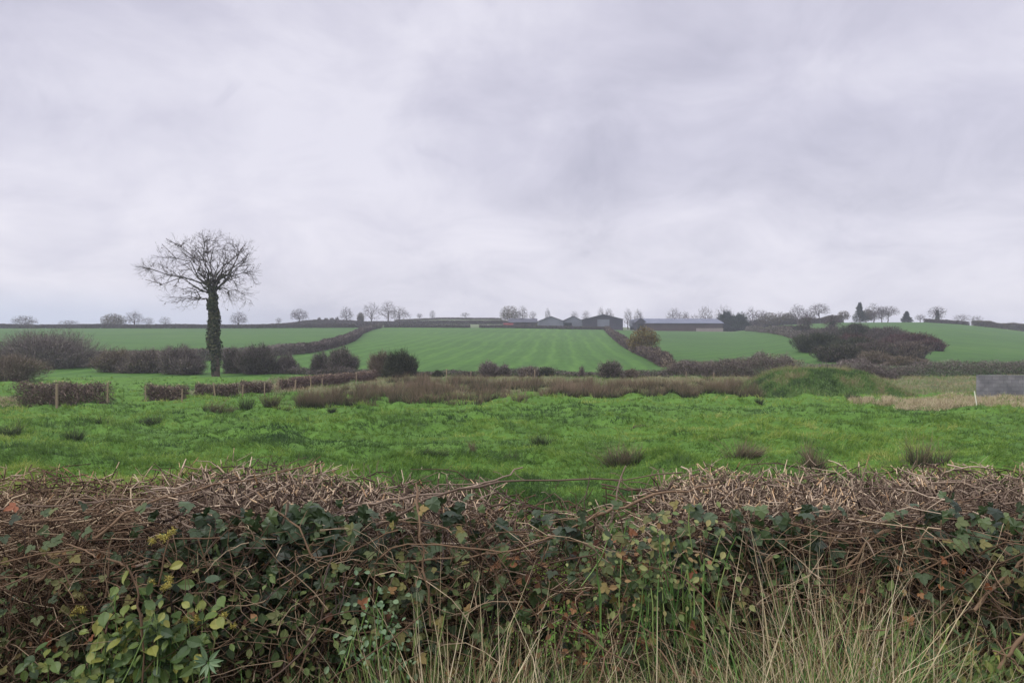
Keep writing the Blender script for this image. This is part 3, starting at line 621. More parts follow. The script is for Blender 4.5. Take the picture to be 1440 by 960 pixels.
sky = [ # px, d, base y, top y, width, style, label
 (34, 300, 462, 443.5, 30, 'dome', 'low domed bare tree alone on the skyline at the far left'),
 (97, 300, 462, 448, 24, 'thin', 'faint sparse bush-like tree, second from the left on the skyline'),
 (160, 296, 461, 441.5, 30, 'dense', 'dense dark domed tree above the left hill field'),
 (189, 298, 461, 437, 26, 'open', 'open round bare tree touching the dense domed one'),
 (209, 300, 461, 445, 15, 'thin', 'small faint tree right of the open round one'),
 (232, 310, 461, 444, 17, 'thin', 'faint little tree seen through the ash twigs on the left'),
 (336, 292, 461, 438, 25, 'open', 'round bare tree seen just right of the ash trunk'),
 (392, 400, 458, 446, 9, 'thin', 'tiny faint tree left of the umbrella-shaped one'),
 (421, 288, 461, 434.5, 25, 'umb', 'umbrella-shaped tree standing clear of the hedge on the skyline'),
 (487, 345, 456, 431.5, 19, 'open', 'lone slender round-headed tree right of the umbrella-shaped one'),
 (507, 345, 456, 440, 9, 'dense', 'small dark ivy stump left of the main tree group'),
 (522, 340, 456, 424.5, 27, 'multi', 'spiky many-stemmed tree, tallest left one of the main group'),
 (546, 340, 456, 423.5, 26, 'open', 'tall round bare tree in the middle of the main group'),
 (562, 342, 456, 431, 28, 'open', 'lower spreading tree on the right of the main group'),
 (590, 415, 451, 439.5, 9, 'thin', 'tiny faint tree right of the main tree group'),
 (608, 415, 450, 436, 9, 'multi', 'pair of thin upright stems on the skyline'),
 (654, 415, 450, 438.5, 13, 'thin', 'small pale tree midway between tree group and farm'),
 (717, 330, 456, 430.5, 26, 'dense', 'dense brown round tree above the low farm building'),
 (735, 330, 456, 431, 17, 'open', 'open forked tree right of the dense brown one'),
 (749, 330, 456, 436, 12, 'thin', 'thin faint tree above the right end of the low farm building'),
 (770, 330, 456, 433.5, 8, 'multi', 'narrow upright sapling above the first pale shed'),
 (808, 330, 458, 436, 12, 'thin', 'small round tree behind the shed with the dark doorway'),
 (824, 330, 458, 435, 13, 'thin', 'small round tree left of the peak of the big dark shed'),
 (845, 335, 458, 429.5, 10, 'thin', 'thin tall faint tree at the ridge of the big dark shed'),
 (856, 330, 458, 434, 15, 'open', 'round tree top behind the right slope of the big dark shed'),
 (883, 325, 461, 433, 13, 'multi', 'pale spindly tree above the grey tank'),
 (898, 325, 461, 435, 16, 'open', 'leaning bare tree beside the grey tank'),
 (948, 320, 462, 433, 24, 'open', 'clumpy tree behind the left half of the long shed roof'),
 (964, 320, 462, 438, 15, 'open', 'smaller tree right of the clumpy one behind the long shed'),
 (977, 320, 462, 440, 14, 'thin', 'low tree behind the middle of the long shed'),
 (992, 318, 462, 430.5, 24, 'open', 'broad round tree behind the right half of the long shed'),
 (1018, 318, 462, 429, 30, 'multi', 'wide feathery tree over the evergreen clumps'),
 (1056, 310, 462, 431, 18, 'multi', 'bare many-stemmed tree right of the evergreen clumps'),
 (1082, 305, 461, 440, 30, 'dense', 'dense low tree in the scrub line right of the farm'),
 (1070, 308, 461, 436, 24, 'open', 'twiggy tree rising from the left of the scrub line right of the farm'),
 (1097, 306, 461, 438, 20, 'multi', 'ragged upright tree between the scrub line and the tall bare tree'),
 (1108, 304, 460, 440, 22, 'dense', 'low dark tree at the foot of the tall bare tree on the ridge'),
 (1138, 300, 459, 436, 22, 'open', 'lower tree filling the gap beside the tall umbrella-crowned tree'),
 (1218, 294, 456, 436, 22, 'dense', 'dark bushy tree at the foot of the tall dark conifer'),
 (1240, 296, 456, 432, 24, 'open', 'tree filling the gap within the pair beside the tall conifer'),
 (1122, 300, 459, 428, 24, 'open', 'tall bare tree left of the domed crown over the right-hand thicket'),
 (1152, 296, 458, 426.5, 28, 'umb', 'tall umbrella-crowned tree above the right-hand thicket'),
 (1186, 296, 456, 437, 17, 'yel', 'small yellowish sparse tree left of the dark conifer'),
 (1209, 292, 456, 427, 18, 'con', 'tall dark conifer on the skyline at the right'),
 (1229, 292, 456, 426.5, 26, 'open', 'round bare tree, left one of the pair beside the tall conifer'),
 (1249, 292, 456, 430, 28, 'umb', 'spreading umbrella tree, right one of the pair beside the tall conifer'),
 (1275, 292, 456, 439, 14, 'con', 'small pointed conifer alone on the right skyline'),
 (1294, 294, 456, 441, 14, 'thin', 'small faint tree right of the small pointed conifer'),
 (1318, 290, 456, 431, 23, 'ivy', 'round bare tree with dark ivy centre on the right skyline'),
 (1352, 300, 458, 440, 22, 'thin', 'faint flat-topped tree over the short skyline hedge'),
 (1373, 300, 460, 442, 17, 'thin', 'faint small tree at the start of the falling skyline hedge'),
 (1134, 205, 470, 443, 20, 'ivyd', 'ivy-dark tree on the hill, left one of two above the thicket'),
 (1170, 190, 474, 444, 24, 'ivyd', 'ivy-dark tree on the hill, right one of two above the thicket')]
for px, d, by, ty, w, st, lab in sky:
    g = G(px, d); top = EYE+(HOR-ty)/F*d; s = d/F; Wm = w*s/2*1.15; Ht = (top-g[2])*1.05; cat = 'tree'
    if Ht < 2: Ht = 2
    name = 'bare_tree'; bl = []; kw = dict(n=(8, 40, 220, 520), tipr=.035, mat='far', jit=.3, S=3); tt = g[2]+Ht*.5; tr_ = max(.16, Ht*.03)
    cz = g[2]+Ht*.58
    if st in ('open', 'yel'):
        bl = [(g[0], g[1], cz, Wm*.85, Wm, Ht*.42), (g[0]-Wm*.5, g[1], cz-Ht*R.uniform(.05, .2), Wm*.5, Wm*.6, Ht*.28), (g[0]+Wm*R.uniform(.4, .7), g[1], cz-Ht*R.uniform(.0, .2), Wm*.5, Wm*.6, Ht*.25)]
    if st == 'yel': kw.update(mat='farg', leaf='farg', leafn=500, leafs=.3)
    if st == 'thin': bl = [(g[0], g[1], cz, Wm, Wm, Ht*.36)]; kw.update(n=(6, 26, 120, 240), tipr=.026)
    if st in ('dome', 'dense'):
        bl = [(g[0], g[1], g[2]+Ht*.55, Wm, Wm, Ht*.45), (g[0]-Wm*.5, g[1], g[2]+Ht*.4, Wm*.5, Wm*.5, Ht*.3), (g[0]+Wm*.5, g[1], g[2]+Ht*.4, Wm*.5, Wm*.5, Ht*.3)]
        kw.update(n=(9, 60, 350, 900)); tt = g[2]+Ht*.4
        if st == 'dense': kw.update(mat='farg', leaf='farg', leafn=1500, leafs=.3)
    if st == 'umb':
        bl = [(g[0], g[1], g[2]+Ht*.7, Wm*.9, Wm*.9, Ht*.28), (g[0]-Wm*.5, g[1], g[2]+Ht*.58, Wm*.5, Wm*.5, Ht*.2), (g[0]+Wm*.55, g[1], g[2]+Ht*.55, Wm*.5, Wm*.5, Ht*.2)]
        kw.update(n=(10, 50, 260, 560))
    if st == 'multi':
        bl = [(g[0]+o*Wm*.7, g[1], g[2]+Ht*h_, Wm*.35, Wm*.4, Ht*.36) for o, h_ in ((-.8, .5), (-.3, .62), (.25, .64), (.85, .5))]; kw.update(n=(10, 45, 200, 420), tipr=.03); tt = g[2]+Ht*.3
    if st in ('ivy', 'ivyd'):
        bl = [(g[0], g[1], g[2]+Ht*.6, Wm, Wm, Ht*.4)]; kw.update(ivy=700, n=(9, 50, 250, 500)); tt = g[2]+Ht*.75; tr_ = Ht*.05
        if st == 'ivyd': kw.update(ivy=1300, group='ivy-dark trees above the right-hand thicket'); tr_ = Ht*.06
    if st == 'con':
        name = 'conifer'; e = empty(name, g, lab, 'tree', 'trees along the skyline'); b = B(); tubes(b, (g+np.array([0, 0, Ht])*np.linspace(-.03, .97, 4)[:, None])[None], np.array([[.2, .16, .1, .03]]), 6); b.build('trunk', M['stem'], e)
        n = 4200; t = R.random(n)**.9*.96+.04; a = R.random(n)*6.283; rr = Wm*1.2*(1-t)**.85*(.4+.75*vnoise(t*11, a*1.2, 6))*np.sqrt(R.random(n))
        P = np.stack([g[0]+np.cos(a)*rr, g[1]+np.sin(a)*rr, g[2]+t*Ht], 1); D = nrm(np.stack([np.cos(a), np.sin(a), .25+0*a], 1)+R.normal(size=(n, 3))*.3)
        b = B(); slivers(b, P, D, R.uniform(.25, .7, n), np.full(n, .13)); b.build('foliage', M['conif'], e); continue
    tree(name, g, bl, tt, tr_, lab, **{'group': 'trees along the skyline', **kw})
# autumn tree on the hill hedge
d = Dof(903, 497); g = G(903, d); s = d/F
def wb(px, py, rx, ry): c = W(px, py, d); return (c[0], c[1], c[2], rx*s, rx*s, ry*s)
tree('autumn_tree', g, [wb(905, 476, 20, 18), wb(892, 482, 12, 11), wb(918, 478, 12, 12)], float(W(0, 480, d)[2]), .22, 'small rounded tree with yellow-brown autumn leaves in the slanting hill hedge', n=(8, 50, 300, 700), tipr=.025, mat='farg', leaf='autumn', leafn=3600, leafs=.17)
# shrubs dotted on far bank
for px, w_, ty, lab in ((449, 5, 446, 'narrow dark shrub, first of the row behind the skyline hedge'), (458, 8, 447, 'square dark shrub, second of the row behind the skyline hedge'),
                  (467, 9, 446.5, 'rounded dark shrub in the middle of the row behind the skyline hedge'), (474, 6, 445.5, 'tallest dark shrub ending the row behind the skyline hedge')):
    bush('shrub', px, 390, w_*1.2, ty, 'far', lab, leaf='far', leafn=.8, group='shrubs behind the skyline hedge', tw=.09)

# ------------------------------------------------------------------ farm buildings
def corr(name, c0, c1, scale=40):
    m, nt, bs = newmat(name); geo = nt.nodes.new('ShaderNodeNewGeometry')
    wv = nt.nodes.new('ShaderNodeTexWave'); wv.inputs['Scale'].default_value = 2.0; wv.inputs['Distortion'].default_value = .3
    nz = nt.nodes.new('ShaderNodeTexNoise'); nz.inputs['Scale'].default_value = .35; nz.inputs['Detail'].default_value = 6
    for n in (wv, nz): nt.links.new(geo.outputs['Position'], n.inputs['Vector'])
    mx = nt.nodes.new('ShaderNodeMix'); mx.inputs[0].default_value = .75
    nt.links.new(wv.outputs['Fac'], mx.inputs[2]); nt.links.new(nz.outputs[0], mx.inputs[3])
    nt.links.new(ramp(nt, mx.outputs[0], [c0, c1], [.3, .7]), bs.inputs['Base Color']); bs.inputs['Roughness'].default_value = .9; bs.inputs['Specular IOR Level'].default_value = .1
    return m
M['lightsheet'] = corr('pale_sheeting', (.12, .128, .15), (.19, .2, .23)); M['darksheet'] = corr('dark_sheeting', (.035, .033, .045), (.06, .056, .072))
M['roofsheet'] = corr('roof_sheeting', (.12, .13, .165), (.19, .205, .25)); M['roofdark'] = corr('dark_roof_sheeting', (.06, .06, .075), (.1, .1, .12))
M['brownwall'] = corr('brown_wall', (.05, .035, .033), (.09, .065, .06)); M['conc'] = corr('farm_concrete', (.2, .17, .155), (.28, .245, .22)); M['indoor_shade'] = corr('painted_interior_shade', (.015, .015, .02), (.03, .03, .035))  # the near-black one carries the shade of openings as colour
M['skyl'] = corr('rooflight', (.3, .31, .34), (.36, .37, .4)); M['red'] = corr('red_paint', (.25, .05, .055), (.33, .09, .09)); M['tyre'] = corr('rubber', (.02, .02, .02), (.03, .03, .03))
def shed_front(px0, px1, pk, ye, yp, yb, d, depth, wallm, roofm, label, door=None, extra=(), eave_r=None):
    """gable end faces the viewer"""
    s = d/F; x0, x1, xp = ((p-720)*s for p in (px0, px1, pk)); ze = EYE+(HOR-ye)*s; zr = EYE+(HOR-(eave_r or ye))*s; zp = EYE+(HOR-yp)*s
    zb = float(min(Hbase(x0, d), Hbase(x1, d)))-.3
    e = empty('farm_shed', ((x0+x1)/2, d, zb), label, 'shed', None)
    b = B()   # walls as a thick gable prism shell
    def wall(p0, p1, z0a, z0b, z1a, z1b, y0, y1):
        b.add([(p0, y0, z0a), (p1, y0, z0b), (p1, y1, z0b), (p0, y1, z0a), (p0, y0, z1a), (p1, y0, z1b), (p1, y1, z1b), (p0, y1, z1a)], [[0, 3, 2, 1], [4, 5, 6, 7], [0, 1, 5, 4], [1, 2, 6, 5], [2, 3, 7, 6], [3, 0, 4, 7]])
    def ztop(x): return float(np.interp(x, [x0, xp, x1], [ze, zp, zr]))
    cuts = sorted([x0, xp, x1]+([ (door[0]-720)*s, (door[1]-720)*s] if door else []))
    for a, c in zip(cuts[:-1], cuts[1:]):
        if c-a < .01: continue
        zt = zb
        if door and (a+c)/2 > (door[0]-720)*s and (a+c)/2 < (door[1]-720)*s: zt = EYE+(HOR-door[2])*s
        wall(a, c, zt, zt, ztop(a)-.02, ztop(c)-.02, d, d+.2)
    for xx in (x0, x1-.2): wall(xx, xx+.2, zb, zb, ztop(xx if xx == x0 else x1)-.05, ztop(xx if xx == x0 else x1)-.05, d+.2, d+depth-.2)
    wall(x0, xp, zb, zb, ze-.05, zp-.05, d+depth-.2, d+depth); wall(xp, x1, zb, zb, zp-.05, zr-.05, d+depth-.2, d+depth)
    b.build('walls', M[wallm], e)
    b = B()
    for a, c, za, zc in ((x0-.25, xp, ze-.05, zp), (xp, x1+.25, zp, zr-.05)):
        b.add([(a, d-.25, za), (c, d-.25, zc), (c, d+depth+.2, zc), (a, d+depth+.2, za), (a, d-.25, za+.16), (c, d-.25, zc+.16), (c, d+depth+.2, zc+.16), (a, d+depth+.2, za+.16)],
              [[0, 3, 2, 1], [4, 5, 6, 7], [0, 1, 5, 4], [1, 2, 6, 5], [2, 3, 7, 6], [3, 0, 4, 7]])
    b.build('roof', M[roofm], e)
    if door:
        bb = B(); box(bb, ((door[0]-720)*s+.05, d+.9, zb), ((door[1]-720)*s-.05, d+1.0, EYE+(HOR-door[2])*s-.1)); bb.build('doorway_shade_board', M['indoor_shade'], e)  # near-black board behind the opening; the shade indoors is in its colour
    for nm, a, c, yt, yb_, mt in extra:
        bb = B(); box(bb, ((a-720)*s, d-.12, EYE+(HOR-yb_)*s), ((c-720)*s, d-.02, EYE+(HOR-yt)*s)); bb.build(nm, M[mt], e)
    return e
shed_front(758, 792, 775, 451.3, 445, 464, 290, 22, 'lightsheet', 'roofdark', 'small pale grey gabled shed, leftmost of the three joined gables')
shed_front(792.5, 819, 806, 451, 444.6, 464, 292, 22, 'lightsheet', 'roofdark', 'pale grey gabled shed with a dark open bay, middle of three joined gables', door=(793.5, 804.5, 453.5), extra=(('lower_wall', 792.8, 805, 460.8, 465, 'brownwall'),))
shed_front(820, 876, 849, 449.2, 442.3, 465, 288, 30, 'darksheet', 'roofdark', 'big dark gabled shed with a pale front panel', eave_r=449, extra=(('pale_panel', 840, 857, 449, 467, 'lightsheet'), ('feed_barrier', 821, 839, 460.3, 461.8, 'conc'), ('lower_wall', 821, 839, 462, 466, 'brownwall')))
# low farm building, ridge across the view
def long_shed(pxa, pxb, ridge, eave, bot, d, depth, label, wallm, roofm, skew=0., gable_left=True, extra=None):
    s = d/F; x0 = (pxa-720)*s; x1 = (pxb-720)*s; zr = EYE+(HOR-ridge)*s; ze = EYE+(HOR-eave)*s; zb = EYE+(HOR-bot)*s-.6
    e = empty('farm_shed', ((x0+x1)/2, d, zb), label, 'shed'); L = x1-x0; ca, sa = math.cos(skew), math.sin(skew)
    def tf(V): V = np.asarray(V, float); X_ = V[:, 0]; Y_ = V[:, 1]; return np.stack([x0+X_*ca-Y_*sa, d+X_*sa+Y_*ca, V[:, 2]], 1)
    HX = [[0, 3, 2, 1], [4, 5, 6, 7], [0, 1, 5, 4], [1, 2, 6, 5], [2, 3, 7, 6], [3, 0, 4, 7]]
    def bx_(b, x_0, y_0, z_0, x_1, y_1, z_1): b.add(tf([(x_0, y_0, z_0), (x_1, y_0, z_0), (x_1, y_1, z_0), (x_0, y_1, z_0), (x_0, y_0, z_1), (x_1, y_0, z_1), (x_1, y_1, z_1), (x_0, y_1, z_1)]), HX)
    b = B(); bx_(b, 0, 0, zb, L, .2, ze); bx_(b, 0, depth-.2, zb, L, depth, ze)
    for a in (0, L-.2):
        b.add(tf([(a, .2, zb), (a+.2, .2, zb), (a+.2, depth-.2, zb), (a, depth-.2, zb), (a, .2, ze), (a+.2, .2, ze), (a+.2, depth-.2, ze), (a, depth-.2, ze), (a, depth/2, zr-.05), (a+.2, depth/2, zr-.05)]),
              [[0, 1, 5, 4], [1, 2, 6, 5], [2, 3, 7, 6], [3, 0, 4, 7]]); b.add(tf([(a, .2, ze), (a+.2, .2, ze), (a+.2, depth-.2, ze), (a, depth-.2, ze), (a, depth/2, zr-.05), (a+.2, depth/2, zr-.05)]), [[0, 4, 3], [1, 2, 5]])
    b.build('walls', M[wallm], e)
    b = B(); o = .5
    b.add(tf([(-.3, -o, ze-.05), (L+.3, -o, ze-.05), (L+.3, depth/2, zr), (-.3, depth/2, zr), (-.3, -o, ze+.1), (L+.3, -o, ze+.1), (L+.3, depth/2, zr+.15), (-.3, depth/2, zr+.15)]), HX)
    b.add(tf([(-.3, depth/2, zr), (L+.3, depth/2, zr), (L+.3, depth+o, ze-.05), (-.3, depth+o, ze-.05), (-.3, depth/2, zr+.15), (L+.3, depth/2, zr+.15), (L+.3, depth+o, ze+.1), (-.3, depth+o, ze+.1)]), HX)
    roof = b.build('roof', M[roofm], e)
    return e, tf, HX, L, ze, zr, zb, roof
e, tf, HX, L, ze, zr, zb, roof = long_shed(716, 755, 448, 453.3, 463, 300, 7, 'long low farm building with a grey roof at the left of the farmyard', 'brownwall', 'roofdark')
for a in (.25, .55, .8):
    b = B(); x_ = a*L; b.add(tf([(x_, -.03, ze-1.5), (x_+1.2, -.03, ze-1.5), (x_+1.2, -.01, ze-1.5), (x_, -.01, ze-1.5), (x_, -.03, ze-.7), (x_+1.2, -.03, ze-.7), (x_+1.2, -.01, ze-.7), (x_, -.01, ze-.7)]), HX); b.build('window', M['indoor_shade'], e)  # flat near-black panels; the dark inside the openings is painted on
e, tf, HX, L, ze, zr, zb, roof = long_shed(908, 1019, 447.5, 454.5, 467, 290, 16, 'very long shed with a blue-grey roof and brown walls at the right of the farm', 'brownwall', 'roofsheet', skew=.06)
zr_, ze_ = zr, ze
for a in (.5, .62, .74, .86):
    b = B(); x_ = a*L; sl = lambda y: ze_+.1+(zr_+.15-ze_-.1)*((y+.5)/8.5)+.03
    b.add(tf([(x_, 1., sl(1.)), (x_+2.2, 1., sl(1.)), (x_+2.2, 7., sl(7.)), (x_, 7., sl(7.)), (x_, 1., sl(1.)+.04), (x_+2.2, 1., sl(1.)+.04), (x_+2.2, 7., sl(7.)+.04), (x_, 7., sl(7.)+.04)]), HX); b.build('rooflight', M['skyl'], roof)
b = B(); x_ = L*.65; b.add(tf([(x_, -.1, zb), (L, -.1, zb), (L, -.02, zb), (x_, -.02, zb), (x_, -.1, ze-1.9), (L, -.1, ze-1.9), (L, -.02, ze-1.9), (x_, -.02, ze-1.9)]), HX); b.build('block_lower_wall', M['conc'], e)
shed_front(894, 908.5, 901.5, 453.5, 447.3, 466, 291, 14, 'darksheet', 'roofdark', 'narrow dark open-fronted lean-to joined to the left end of the very long shed', door=(897, 906, 455))
# tank and yard things
g = W(889, 462, 300); e = empty('feed_bin', g, 'pale blue-grey feed bin between the big dark shed and the long shed', 'tank')
b = B(); n = 20; a = np.linspace(0, 6.283, n, endpoint=False); prof = [(1.1, .8), (1.25, 1.2), (1.25, 3.2), (.9, 3.6), (.2, 3.85), (.01, 3.86)]; prof = [(.3, .3)]+prof
V = np.concatenate([np.stack([g[0]+np.cos(a)*r_, g[1]+np.sin(a)*r_, g[2]+z+0*a], 1) for r_, z in prof]); I = np.arange(len(prof)*n).reshape(-1, n)
b.add(V, np.stack([I[:-1], np.roll(I, -1, 1)[:-1], np.roll(I, -1, 1)[1:], I[1:]], -1).reshape(-1, 4)); b.build('hopper', M['lightsheet'], e)
for k in range(4):
    b = B(); an = k*1.5708+.78; P0 = np.array([g[0]+math.cos(an)*1.1, g[1]+math.sin(an)*1.1, g[2]-.8]); tubes(b, np.stack([P0, P0+np.array([0, 0, 2.4])])[None], np.array([.07]), 4); b.build('leg', M['lightsheet'], e)
g = G(715, 291); g[2] += .05; e = empty('farm_trailer', g, 'small red farm trailer behind the hedge before the low farm building', 'trailer')
b = B(); box(b, (-1.9, -.9, .75), (1.9, -.82, 1.75), org=g); box(b, (-1.9, .82, .75), (1.9, .9, 1.75), org=g); box(b, (-1.9, -.82, .75), (-1.82, .82, 1.9), org=g); box(b, (1.82, -.82, .75), (1.9, .82, 1.75), org=g); box(b, (-1.82, -.82, .75), (1.82, .82, .83), org=g); b.build('body', M['red'], e)
for sx in (-.9, .9):
    for sy in (-.98, .98):
        b = B(); a = np.linspace(0, 6.283, 16, endpoint=False); c = g+np.array([sx, sy, .42])
        V = np.concatenate([np.stack([c[0]+np.cos(a)*r_, c[1]+o+0*a, c[2]+np.sin(a)*r_], 1) for r_, o in ((.01, -.1), (.42, -.1), (.42, .1), (.01, .1))]); I = np.arange(64).reshape(4, 16)
        b.add(V, np.stack([I[:-1], np.roll(I, -1, 1)[:-1], np.roll(I, -1, 1)[1:], I[1:]], -1).reshape(-1, 4)); b.build('wheel', M['tyre'], e)
b = B(); tubes(b, np.array([[g+np.array([1.9, 0, .7]), g+np.array([3.1, 0, .45])]]), np.array([.06]), 4); b.build('drawbar', M['red'], e)

# ------------------------------------------------------------------ mound, wall, dry grass, stake
dm = 46.; cx = (1180-720)/F*dm
def mound_h(x, y):
    t = (x-cx)/4.75; u = (y-(dm+2.6))/3.6
    prof = np.interp(t, [-1.05, -.88, -.6, -.35, 0, .3, .55, .85, 1.05], [0, .42, .88, 1, 1.0, .98, .84, .4, 0]); prof = sm(prof)*.35+prof*.65
    r = np.sqrt(np.clip(1-u**4, 0, 1))*(.62+.38*sm((u+1)/.9)); return 1.62*prof*r*(.93+.16*fbm(x/1.1, y/1.1, 8))+fbm(x/.35, y/.35, 9)*.12*(prof*r > .02)
mx_ = np.linspace(cx-5.3, cx+5.3, 120); my_ = np.linspace(dm-1.2, dm+6.4, 80); MX, MY = np.meshgrid(mx_, my_); MZ = Hbase(MX, MY)-.08+mound_h(MX, MY)
I = np.arange(120*80).reshape(80, 120); b = B()
b.add(np.stack([MX, MY, MZ], -1).reshape(-1, 3), np.stack([I[:-1, :-1], I[:-1, 1:], I[1:, 1:], I[1:, :-1]], -1).reshape(-1, 4)); o = b.build('mound', M['g_mound'], smooth=True); o['kind'] = 'structure'
def grass_on(name, x, y, z, L, wd, cols, mat, label, lean=.0, K=1, kind='stuff'):
    b = B(); n = len(x); P = np.stack([x, y, z], 1); D = nrm(rdir(n, .9)+np.array([lean, 0, .3]))
    mid = P+D*L[:, None]*.5; tip = mid+nrm(D+np.array([lean*.4, 0, -.25])+R.normal(size=(n, 3))*.1)*L[:, None]*.5
    ribbons(b, np.stack([P, mid, tip], 1), wd, r=cols); return meta(b.build(name, M[mat]), label, 'grass', None, kind)
n = 26000; x = R.uniform(cx-5.1, cx+5.1, n); y = R.uniform(dm-1.0, dm+5.8, n); hm_ = mound_h(x, y); k = hm_ > .1; x, y, hm_ = x[k], y[k], hm_[k]
c = np.clip(fbm(x/.9, y/.9, 14)*1.7-.45+R.normal(size=len(x))*.15+np.where(x > cx+2.2, .12, 0)-.08, 0, 1)
M['mgrass'] = vmat('mound_grass', lin((.045, .08, .028), (.085, .16, .04), (.13, .22, .055), (.22, .22, .10), (.3, .24, .14)), .7, .2, .15)
grass_on('mound_grass', x, y, Hbase(x, y)-.08+hm_, R.uniform(.1, .3, len(x))*(1+.8*(c > .7)), np.full(len(x), .035), c, 'mgrass', 'rough grass and weeds growing over the earth mound')
# dry grass strip in front of the wall
n = 24000; px = R.uniform(1195, 1560, n); d_ = R.uniform(36.5, 43.5, n); d_ = np.where(px < 1260, 40+(d_-40)*.6+1.5, d_); x = (px-720)/F*d_; k = fbm(x/1.5, d_/1.5, 15)+.25*(px > 1240) > .45; x, d_ = x[k], d_[k]
M['palestraw'] = vmat('pale_dry_grass', lin((.24, .19, .11), (.4, .33, .2), (.58, .49, .33)), .75, .2, .15)
grass_on('dry_grass', x, d_, H(x, d_)-.02, R.uniform(.15, .42, len(x))*(.6+.6*vnoise(x, d_, 3)), np.full(len(x), .028), None, 'palestraw', 'pale straw-coloured dead grass strip in front of the grey block wall')
n = 3500; px = R.uniform(-60, 28, n); d_ = R.uniform(38, 43, n); x = (px-720)/F*d_
grass_on('dry_grass', x, d_, H(x, d_)-.02, R.uniform(.15, .35, n), np.full(n, .03), None, 'palestraw', 'pale dead grass at the left edge beside the long clipped hedge block')
# rough grass tufts over the rough ground
n = 42000; px = R.uniform(380, 1560, n); d_ = R.uniform(46, 72, n); x = (px-720)/F*d_; c = np.clip(fbm(x/3, d_/2.5, 24)*1.3+.12+R.normal(size=n)*.12, 0, 1)
grass_on('rough_grass', x, d_, H(x, d_)-.02, R.uniform(.15, .4, n), np.full(n, .045), c, 'mgrass', 'rough unkempt grass around and behind the rush bed')
# block wall
m, nt, bs = newmat('concrete_blocks'); geo = nt.nodes.new('ShaderNodeNewGeometry'); mp = nt.nodes.new('ShaderNodeMapping'); mp.inputs['Rotation'].default_value = (radians(90), 0, 0)
nt.links.new(geo.outputs['Position'], mp.inputs['Vector']); br = nt.nodes.new('ShaderNodeTexBrick'); nt.links.new(mp.outputs[0], br.inputs['Vector'])
br.inputs['Scale'].default_value = 1; br.inputs['Brick Width'].default_value = .45; br.inputs['Row Height'].default_value = .225; br.inputs['Mortar Size'].default_value = .012
br.inputs['Color1'].default_value = (.17, .17, .185, 1); br.inputs['Color2'].default_value = (.24, .235, .245, 1); br.inputs['Mortar'].default_value = (.14, .14, .145, 1)
nz = nt.nodes.new('ShaderNodeTexNoise'); nz.inputs['Scale'].default_value = 1.7; nz.inputs['Detail'].default_value = 8; nt.links.new(geo.outputs['Position'], nz.inputs['Vector'])
mx = nt.nodes.new('ShaderNodeMix'); mx.data_type = 'RGBA'; mx.blend_type = 'MULTIPLY'; mx.inputs[0].default_value = .7
nt.links.new(br.outputs[0], mx.inputs[6]); nt.links.new(ramp(nt, nz.outputs[0], [(.55, .55, .55), (1.15, 1.12, 1.1)], [.35, .65]), mx.inputs[7]); nt.links.new(mx.outputs[2], bs.inputs['Base Color']); bs.inputs['Roughness'].default_value = .9
bp = nt.nodes.new('ShaderNodeBump'); bp.inputs['Distance'].default_value = .02; nt.links.new(nz.outputs[0], bp.inputs['Height']); nt.links.new(bp.outputs[0], bs.inputs['Normal']); M['block'] = m
dw = 44.; s = dw/F; x0 = (1376-720)*s; zt = EYE+(HOR-527.5)*s; zb = float(Hbase(x0, dw))-.3
e = empty('block_wall', (x0, dw, zb), 'plain grey concrete block wall at the right edge behind dead grass', 'wall'); b = B(); box(b, (x0, dw, zb), (x0+14, dw+.22, zt-.1)); b.build('blockwork', m, e)
b = B(); box(b, (x0-.0, dw-.015, zt-.1), (x0+14.02, dw+.235, zt)); b.build('top_course', m, e)
# stake
g = G(1374, 36.5); b = B(); t_ = np.array([-.13, 0, .76]); tubes(b, np.stack([g-t_*.2, g+t_*.5, g+t_])[None], np.array([.028]), 4, cap=True); meta(b.build('marker_stake', M['white']), 'thin white leaning stake in front of the dead grass near the wall', 'stake')

